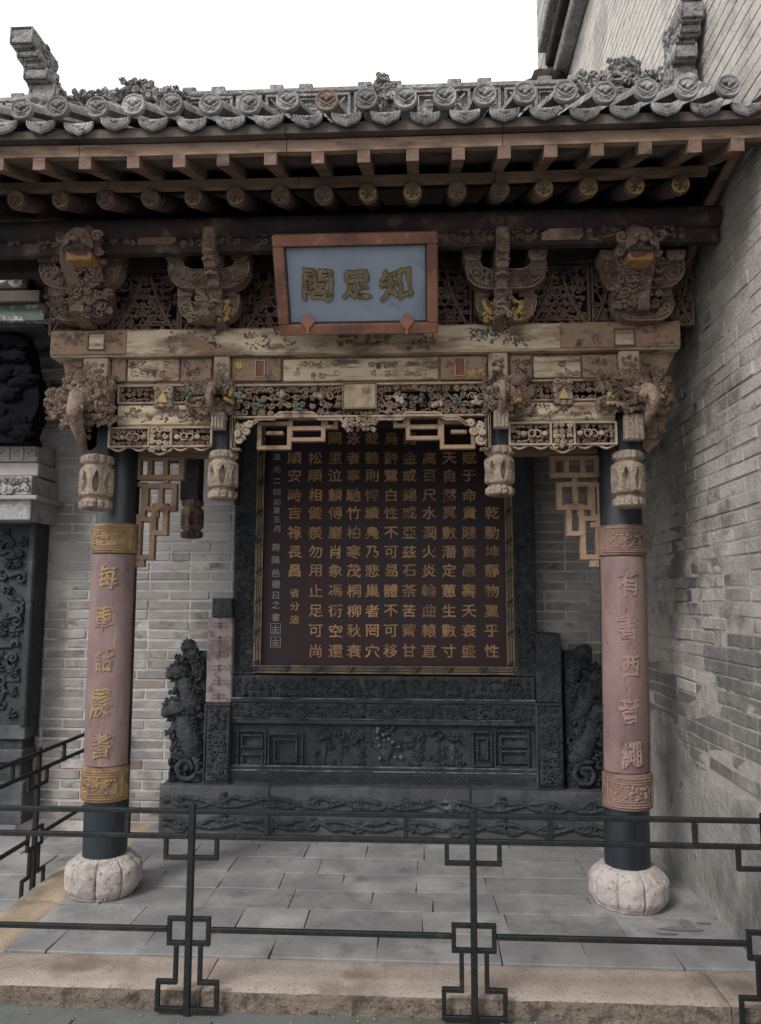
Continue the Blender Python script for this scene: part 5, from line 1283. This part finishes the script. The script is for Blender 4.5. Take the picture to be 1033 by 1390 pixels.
def lion(px0, px1, s_, seed):
    r = RC(px0+4, 884, px1, 1063, YSM-.02); w = r[1]-r[0]; h = r[3]-r[2]; zb_ = zb1; xi = r[1] if s_ < 0 else r[0]; o_ = -1 if s_ < 0 else 1
    poly = [(xi, zb_), (xi+o_*w, zb_), (xi+o_*w*.98, zb_+.42*h), (xi+o_*w*.85, zb_+.5*h), (xi+o_*w*.85, zb_+.82*h), (xi+o_*w*.72, zb_+.88*h), (xi+o_*w*.72, r[3]), (xi, r[3])]
    if o_ > 0: poly = poly[::-1]
    o = MB().prism(poly, YSM+.02, YSM+.09).build('lion_buttress', M['black_relief'], scr)
    mb = MB(); Y = YSM-.02
    def pt(a, b): return (xi+o_*w*a, Y, zb_+h*b)
    # climbing lion with two cubs above it: haunch, barrel, shoulder, maned head, legs with paws, looped tail
    def beast(ax_, az_, k, sd):
        def q(a, b): return (xi+o_*w*(ax_+a*k), Y+.035, zb_+h*az_+b*k*.9*.2)
        mb.tube([q(-.10, -.35), q(.0, .15), q(.14, .55), q(.22, .95)], [.040*k, .066*k, .056*k, .046*k], 14)
        mb.blob(q(-.05, -.1), (.062*k, .05, .06*k), 3, .45, 4.5, sd); mb.blob(q(.2, .8), (.055*k, .05, .055*k), 3, .45, 4.5, sd+2)
        hx, hy, hz = q(.36, 1.15); mb.blob((hx, hy-.01, hz), (.058*k, .05*k, .052*k), 3, .35, 5, sd+1); mb.blob((hx+o_*.045*k, hy-.03, hz-.018*k), (.032*k, .03*k, .026*k), 2, .2, 3, sd)
        for c in range(14):
            a = 6.283*c/14; mb.tube([(p, hy-.03, r__) for p, r__ in spiral(hx+.056*k*math.cos(a), hz+.052*k*math.sin(a), .020*k, 1.4, 1, a, 9)], .007*k, 5)
        for (a, b, c, d) in ((.0, .1, .30, -.25), (-.1, -.3, .22, -.75), (.22, .7, .52, .45), (.1, .6, -.16, .45)):
            p0, p3 = Vector(q(a, b)), Vector(q(c, d)); m1 = p0.lerp(p3, .5)+Vector((-o_*.012*k, -.02, .022*k)); mb.tube([p0, m1, p3], [.036*k, .026*k, .018*k], 9); mb.blob(tuple(p3), (.026*k, .026, .015*k), 2)
            for t in (-1, 0, 1): mb.blob((p3.x+o_*.016*k, p3.y-.015, p3.z+t*.009*k), .009*k, 1)
        for c in range(9): mb.tube([(p, hy-.05, r__) for p, r__ in spiral(q(.0, .2+.1*c)[0]+o_*.01*(c % 3-1), q(.0, .0+.11*c)[2], .016*k, 1.3, 1, c, 8)], .005*k, 4)
    beast(.38, .25, 1.25, seed); beast(.42, .58, 1.05, seed+5); beast(.22, .85, .75, seed+9)
    mb.tube([(p, Y-.01, q_) for p, q_ in spiral(xi+o_*w*.45, zb_+h*.11, .085, 1.2, o_, 1.0, 18, .45)], .016, 7)
    rn = random.Random(seed)
    for k in range(130):
        a, b = rn.uniform(.05, .95), rn.uniform(.03, .97)
        if b > .5: a = min(a, .80)
        mb.tube([(p, Y+rn.uniform(-.02, .035), q_) for p, q_ in spiral(pt(a, b)[0], pt(a, b)[2], rn.uniform(.012, .026), 1.2, rn.choice((-1, 1)), k, 9)], .008, 5)
    jitter(mb, .010, 30, seed)
    tag(mb.build('climbing_lions', M['black_relief'], o, smooth=True), kind='stuff')
    return o
lion(226, 276, -1, 1); lion(765, 822, 1, 2)
# carved jambs beside the maroon panel
ztop = ZZ(520, 540, YSP)
for a, b, y_, sd in ((314, 345, YSM+.02, 1), (699, 730, YSM+.02, 2)):
    x0, x1 = XX(a, 900, y_), XX(b, 900, y_); z0_, z1_ = ZZ(520, 917, y_), ztop+.1
    o = MB().box(x0, x1, y_, YW-.01, z0_, z1_, .004).build('carved_jamb', M['black_stone'], scr)
    mb = MB(); scrolls(mb, x0+.008, x1-.008, z0_+.02, z0_+1.1, y_-.002, sd, .045, .0065, 5, .5, .002); tag(mb.build('jamb_relief', M['black_relief'], o, smooth=True), kind='stuff')
    MB().box(x0 if sd == 1 else x1-.03, x0+.03 if sd == 1 else x1, y_-.03, y_, z0_+1.14, z1_).build('dark_hanging_board', M['wood_dark'], scr)
MB().box(mx0, mx1, YSM-.02, YW-.01, ztop+.101, ztop+.35, .01).build('screen_header', M['black_stone'], scr)
# maroon panel, gilt frame, characters
px0_, px1_ = XX(345, 900, YSP), XX(698, 900, YSP); pz0 = ZZ(520, 914, YSP)
panel = MB().box(px0_, px1_, YSP, YW-.012, pz0, ztop, 0).build('text_panel', M['panel'], scr)
fw = .05
def gilt(x0, x1, z0_, z1_, horiz):
    mb = MB().box(x0, x1, YSP-.03, YSP-.001, z0_, z1_, .006); o = mb.build('panel_frame', M['frame_dark'], scr)
    t = MB(); Y = YSP-.031; L = (x1-x0) if horiz else (z1_-z0_); n_ = int(L/.20); w = (z1_-z0_) if horiz else (x1-x0)
    for k in range(n_):
        a0, a1 = L*k/n_, L*(k+1)/n_
        def pp(a, b): return (x0+a, Y, z0_+b) if horiz else (x0+b, Y, z0_+a)
        for off in (.16, .40):
            q = w*off
            t.tube([pp(a0+.012+q, q), pp(a1-.03+q*.2, q), pp(a1-.012, w-q), pp(a0+.03-q*.2+.02, w-q)], .0026, 4, closed=True)
        t.tube([pp(a1-.018, w*.05), pp(a1+.012, w*.95)], .0026, 4)
    for b in (.04, .96): t.tube([(x0, Y, z0_+w*b), (x1, Y, z0_+w*b)] if horiz else [(x0+w*b, Y, z0_), (x0+w*b, Y, z1_)], .0028, 4)
    t.build('gilt_key_pattern', M['frame_gold'], o)
gilt(px0_, px0_+fw, pz0+fw, ztop, False); gilt(px1_-fw, px1_, pz0+fw, ztop, False); gilt(px0_, px1_, pz0, pz0+fw, True)
cols = [(668, '　　　　乾動坤靜物稟乎性'), (637, '　賦于命貴賤賢愚壽夭衰盛'), (610, '　天自然冥數潛定蕙生數寸'), (583, '　高百尺水潤火炎輪曲轅直'), (556, '藉金或錫或亞茲石荼苦薺甘'),
        (531, '烏黔鷺白性不可易體不可移'), (505, '截鶴則悴續鳧乃悲巢者罔穴'), (480, '泳者寧馳竹柏寒茂桐柳秋衰'), (455, '闕里泣麟傅巖肖象馮衍空還'), (428, '　松順相健羨勿用止足可尚'), (400, '　順安時吉祿長昌')]
rowy = [595, 621.6, 645.5, 672, 696, 723, 749, 774.5, 801.7, 829, 856, 883.5]
cache = {}
def put(ch, px, py, size, m, bold=.0011, wide=1.10):
    x, z = P(px, py, YSP-.004); key = (ch, size)
    if key not in cache:
        g_ = glyph(ch, size, .0025, bold, 0, .012, ord(ch) % 23, wide)
        if not g_.v: return
        brush(g_, size, .05, .02, ord(ch) % 31)
        cache[key] = (g_.v, g_.f)
    mb = MB().add(*cache[key]); shift(mb, (x, YSP-.004, z)); mb.build('character', M[m], panel)
for px, body in cols:
    for i, ch in enumerate(body):
        if ch != '　': put(ch, px+(672-rowy[i])*.010*(-1 if px < 520 else 1)*.3, rowy[i], .092, 'gold_t')
for ch, py in (('省', 805), ('分', 823), ('箴', 841)): put(ch, 400, py, .062, 'gold_t', .0008)
for ch, py in zip('道光二四卯夏五月', (620, 637, 653, 668, 682, 693, 705, 718)): put(ch, 376, py, .050, 'silver_t', .0006)
for ch, py in zip('壽陽邑穩日之書', (743, 760, 778, 793, 808, 821, 838)): put(ch, 374.5, py, .056, 'silver_t', .0006)
for py in (853, 871):
    r = RC(367, py-7, 381, py+8, YSP-.002); mb = MB(); frame(mb, *r, YSP-.003, .004, .004)
    for k in range(3): mb.box(r[0]+.01, r[1]-.01, YSP-.004, YSP-.001, r[2]+.012+k*.016, r[2]+.017+k*.016)
    mb.box((r[0]+r[1])/2-.002, (r[0]+r[1])/2+.002, YSP-.005, YSP-.001, r[2]+.008, r[3]-.008); mb.build('seal_mark', M['silver_t'], panel)

# ================================================================== neighbouring carved gate at the far left
nb_ = empty('neighbour_gate', (XX(10, 1080, 5.1), 5.1, ZG)); tag(nb_, 'black carved neighbouring gate wall with pale brick cornice at the left edge', 'gate')
YN = 5.12
xe = -4.2
def nbox(name, m, px1, py0, py1, y, ch=.006, x0=xe, px0=None):
    cy2 = (py0+py1)/2; a = x0 if px0 is None else XX(px0, cy2, y)
    return MB().box(a, XX(px1, cy2, y), y, YW+.05, ZZ(20, py1, y), ZZ(20, py0, y), ch).build(name, M[m], nb_)
r = RC(0, 705, 43, 985, YN+.05)
o = MB().box(xe, XX(44, 850, YN+.05), YN+.05, YW-.01, r[2], r[3]).build('carved_wall_panel', M['black_stone'], nb_)
mb = MB(); x1_ = XX(44, 850, YN+.05); mb.box(x1_-.035, x1_+.012, YN+.0, YW-.012, r[2], r[3], .01); mb.build('panel_jamb', M['black_stone'], nb_)
mb = MB(); scrolls(mb, x1_-.42, x1_-.06, r[2]+.03, r[3]-.05, YN+.045, 4, .08, .014, 5, .7, .008, dens=.85); tag(mb.build('panel_relief', M['black_stone'], o, smooth=True), kind='stuff')
nbox('sill_course', 'base_stone', 34, 985, 1004, YN+.02); nbox('sill_course', 'black_stone', 31, 1004, 1018, YN+.05); nbox('sill_course', 'base_stone', 30, 1018, 1036, YN+.02)
nbox('sill_course', 'black_stone', 28, 1036, 1062, YN+.05); nbox('sill_course', 'base_stone', 30, 1062, 1120, YN+.0)
YC2 = 4.96
nbox('cornice_lower', 'pale_cornice', 42, 678, 706, YC2); o = nbox('cornice_moulding', 'brick_top', 50, 672, 678, YC2-.03); o = nbox('cornice_upper', 'pale_cornice', 43, 646, 672, YC2-.02)
mb = MB(); x1_ = XX(43, 660, YC2-.02); scrolls(mb, x1_-.45, x1_-.01, ZZ(20, 671, YC2-.02), ZZ(20, 648, YC2-.02), YC2-.025, 6, .05, .010, 5, .8); tag(mb.build('cornice_carving', M['pale_cornice'], o, smooth=True), kind='stuff')
nbox('cornice_fillet', 'brick_top', 52, 628, 646, YC2+.08)
o = nbox('fret_course', 'pale_cornice', 51, 602, 627, YC2+.1)
mb = MB(); x1_ = XX(51, 615, YC2+.1); meander(mb, x1_-.5, x1_-.01, ZZ(20, 626, YC2+.1), ZZ(20, 604, YC2+.1), YC2+.095, .009, .02, 5); mb.build('fret_relief', M['pale_cornice'], o)
# black carved bargeboard silhouette over the cornice
Yb_ = 4.9
out = [(-60, 440), (10, 438), (22, 446), (30, 455), (35, 470), (38, 490), (42, 508), (50, 520), (53, 535), (52, 550), (46, 565), (40, 575), (36, 588), (40, 600), (-60, 600)]
poly = [P(a, b, Yb_) for a, b in out][::-1]
o = MB().prism(poly, Yb_, Yb_+.18).build('black_gable_carving', M['soot'], nb_)
mb = MB(); rn = random.Random(3)
for k in range(26):
    a, b = rn.uniform(-30, 40), rn.uniform(455, 590); x, z = P(a, b, Yb_); mb.blob((x, Yb_-.01, z), (rn.uniform(.05, .10), .02, rn.uniform(.03, .06)), 3, .5, 2.5, k)
tag(mb.build('gable_lumps', M['soot'], o, smooth=True), kind='stuff')
# its eave: green-white beam, board and tile tips
nbox('painted_eave_beam', 'green_beam', 61, 411, 436, 4.75); nbox('eave_fillet', 'base_stone', 61, 436, 444, 4.80); nbox('weathered_eave_board', 'deck', 54, 394, 410, 4.70)
mb = MB(); mb.box(xe, XX(56, 380, 4.95), 4.78, 5.5, ZZ(20, 393, 4.78), ZZ(20, 378, 4.78)+.15, .01); mb.build('dark_soffit', M['wood_dark'], nb_)
for px, py, s_ in ((-12, 378, 1.1), (22, 383, 1.0), (3, 374, 1.25)):
    x, z = P(px, py, 4.45)
    d = tile_face() if s_ > 1.2 else drip_small() if False else tile_face()
    k = .95*s_; d.v = [(p[0]*k, p[1], p[2]*k*(.75 if s_ < 1.2 else 1)) for p in d.v]; shift(d, (x, 4.45, z)).build('eave_tile_tip', mat('pale_lime_tile', (.45, .44, .43), (.6, .59, .58), bump=.5), nb_, smooth=True, auto=40)
# decorative end of the brick wall above the cornice
yw = YW-.05
def wcap(name, px0, py0, px1, py1, m, y=yw, ch=.006, car=None):
    r = RC(px0, py0, px1, py1, y); o = MB().box(r[0], r[1], y, YW+.2, r[2], r[3], ch).build(name, M[m], back)
    if car:
        mb = MB(); scrolls(mb, r[0]+.01, r[1]-.01, r[2]+.008, r[3]-.008, y-.002, px0, .035, .006, 4, .5); tag(mb.build('cap_carving', M[car], o, smooth=True), kind='stuff')
wcap('carved_band', 40, 567, 78, 579, 'pale_cornice', yw+.03, .004, 'brick_top'); wcap('neck_course', 48, 555, 100, 566.5, 'pale_cornice'); wcap('cap_ledge', 38, 551, 110, 555, 'brick_top', yw-.05)
wcap('baluster_block', 49, 540, 110, 550.6, 'pale_cornice', yw); wcap('niche_back', 60, 515, 110, 539.6, 'base_stone', yw+.05)
for px in (56, 66): wcap('small_pillar', px-3, 515, px+1, 539.6, 'brick_top', yw+.01, .003)
wcap('baluster_block', 50, 503, 110, 514.6, 'pale_cornice', yw); wcap('cap_ledge', 41, 499, 110, 502.6, 'brick_top', yw-.05); wcap('neck_course', 50, 487, 110, 498.6, 'pale_cornice', yw)
wcap('cap_ledge', 42, 484, 110, 486.6, 'brick_top', yw-.04); wcap('carved_band', 41, 474, 110, 483.6, 'pale_cornice', yw+.02, .004, 'brick_top')
for k, (a, b) in enumerate(((465, 473.5), (455, 464.5), (445.5, 454.5))): wcap('cap_brick', 37-k*2, a, 110, b, 'brick_top', yw+.03)

# ================================================================== iron fences
YF = 3.09
def rail(mb, px, pts, r=.011): mb.tube(pts, r, 8, (0, 1, 0.01))
fence = empty('iron_fence', (0, YF, ZG)); tag(fence, 'low black iron fence with squared scrollwork crossing in front of the pavilion', 'fence')
zt1, zt2, zt3 = ZZ(516, 1105.5, YF), ZZ(516, 1140, YF), ZZ(516, 1268, YF)
p1x, p2x = XX(257.5, 1230, YF), XX(643, 1240, YF); pitchx = p2x-p1x
posts = [p1x-pitchx, p1x, p2x, p2x+pitchx]
xs0, xs1 = -2.06, 2.1
def sq(mb, p, q, r=.0095, h=None): 
    h = r if h is None else h
    x0, x1 = sorted((p[0], q[0])); z0_, z1_ = sorted((p[2], q[2])); y0_, y1_ = sorted((p[1], q[1]))
    mb.box(x0-r, x1+r, y0_-r, y1_+r, z0_-r, z1_+r, .0025)
def xseg(a, b, z, name='rail', r=.0095): mb = MB(); mb.box(a, b, YF-r, YF+r, z-r, z+r, .003); mb.build(name, M['iron'], fence)
ends = [xs0]+posts+[xs1]
xR = XR-.02
for z in (zt1, zt2):
    e_ = [p for p in posts if p < xR]+[xR]; a = xs0
    for p in e_:
        if p-.012 > a: xseg(a, p-(.012 if p != xR else 0), z)
        a = p+.012
box_hw = XX(284, 1262, YF)-XX(257.5, 1262, YF); a = xs0
for p in posts:
    if p-box_hw > xR: break
    xseg(a, p-box_hw-.009, zt3); a = p+box_hw+.009
if a < xR: xseg(a, xR, zt3)
def ornament(p, along='x', c=YF, par=fence):
    zbx1, zbx0 = ZZ(257, 1247, YF), ZZ(257, 1280, YF); zu = ZZ(257, 1164, YF); zf1_, zf0_ = ZZ(257, 1333, YF), ZZ(257, 1372, YF)+.004
    uw = XX(292, 1160, YF)-XX(257.5, 1160, YF); fwid = box_hw*1.5; lg = box_hw*.62; r = .0085
    zf0_ = max(zf0_, ZG+.012)
    def B(mb, a0, a1, z0_, z1_):
        if along == 'x': mb.box(p+a0-r, p+a1+r, YF-r, YF+r, z0_-r, z1_+r, .002)
        else: mb.box(c-r, c+r, p+a0-r, p+a1+r, z0_-r, z1_+r, .002)
    zp = zt1+.028
    mb = MB()
    if along == 'x': mb.box(p-.0125, p+.0125, YF-.0125, YF+.0125, ZG, zp, .003)
    else: mb.box(c-.0125, c+.0125, p-.0125, p+.0125, ZG, zp, .003)
    mb.build('post', M['iron'], par)
    mb = MB()
    for s_ in (-1, 1):
        lo, hi = sorted((s_*uw, s_*uw)); B(mb, lo, hi, zu+2*r, zt2-2*r)
        a0, a1 = sorted((s_*(.0125+r), s_*uw)); B(mb, a0, a1, zu, zu)
    mb.build('hanging_bracket', M['iron'], par)
    mb = MB()
    for s_ in (-1, 1):
        B(mb, *sorted((s_*box_hw, s_*box_hw)), zbx0+2*r, zbx1-2*r)
        for z in (zbx0, zbx1): B(mb, *sorted((s_*(.0125+r), s_*box_hw)), z, z)
    mb.build('box_ornament', M['iron'], par)
    mb = MB()
    for s_ in (-1, 1):
        B(mb, *sorted((s_*lg, s_*lg)), zf1_+2*r, zbx0-2*r); B(mb, *sorted((s_*lg, s_*fwid)), zf1_, zf1_); B(mb, *sorted((s_*fwid, s_*fwid)), zf0_+2*r, zf1_-2*r)
        B(mb, *sorted((s_*(.0125+r), s_*fwid)), zf0_, zf0_)
    mb.build('foot_ornament', M['iron'], par)
for p in posts:
    if p < xR: ornament(p)
for b0 in posts[:-1]+[posts[-1]]:
    for t in (.27, .765):
        x = b0+pitchx*t
        if xs0 < x < xR: MB().box(x-.009, x+.009, YF-.009, YF+.009, zt2+.0096, zt1-.0096, .002).build('short_baluster', M['iron'], fence)
# side fence
XS = -2.075
side_f = empty('side_fence', (XS, 4.2, ZG)); tag(side_f, 'black iron fence section running back beside the left sandstone kerb', 'fence')
Yp_ = YF+1.10; ysend = 5.22
posts_y = [YF, Yp_]
for z in (zt1, zt2):
    for a, b in ((YF+.013, Yp_-.013), (Yp_+.013, ysend)): MB().box(XS-.0095, XS+.0095, a, b, z-.0095, z+.0095, .003).build('rail', M['iron'], side_f)
for a, b in ((YF+box_hw+.02, Yp_-box_hw-.009), (Yp_+box_hw+.009, ysend)): MB().box(XS-.0095, XS+.0095, a, b, zt3-.0095, zt3+.0095, .003).build('rail', M['iron'], side_f)
MB().box(XS-.013, XS+.013, YF-.013, YF+.013, ZG, zt1+.028, .003).build('post', M['iron'], side_f)
MB().box(XS-.013, XS+.013, ysend+.0, ysend+.026, ZG, zt1+.028, .003).build('post', M['iron'], side_f)
ornament(Yp_, 'y', XS, side_f)
for yv in (YF+.30, YF+.83, Yp_+.30, Yp_+.80): MB().box(XS-.009, XS+.009, yv-.009, yv+.009, zt2+.0096, zt1-.0096, .002).build('short_baluster', M['iron'], side_f)
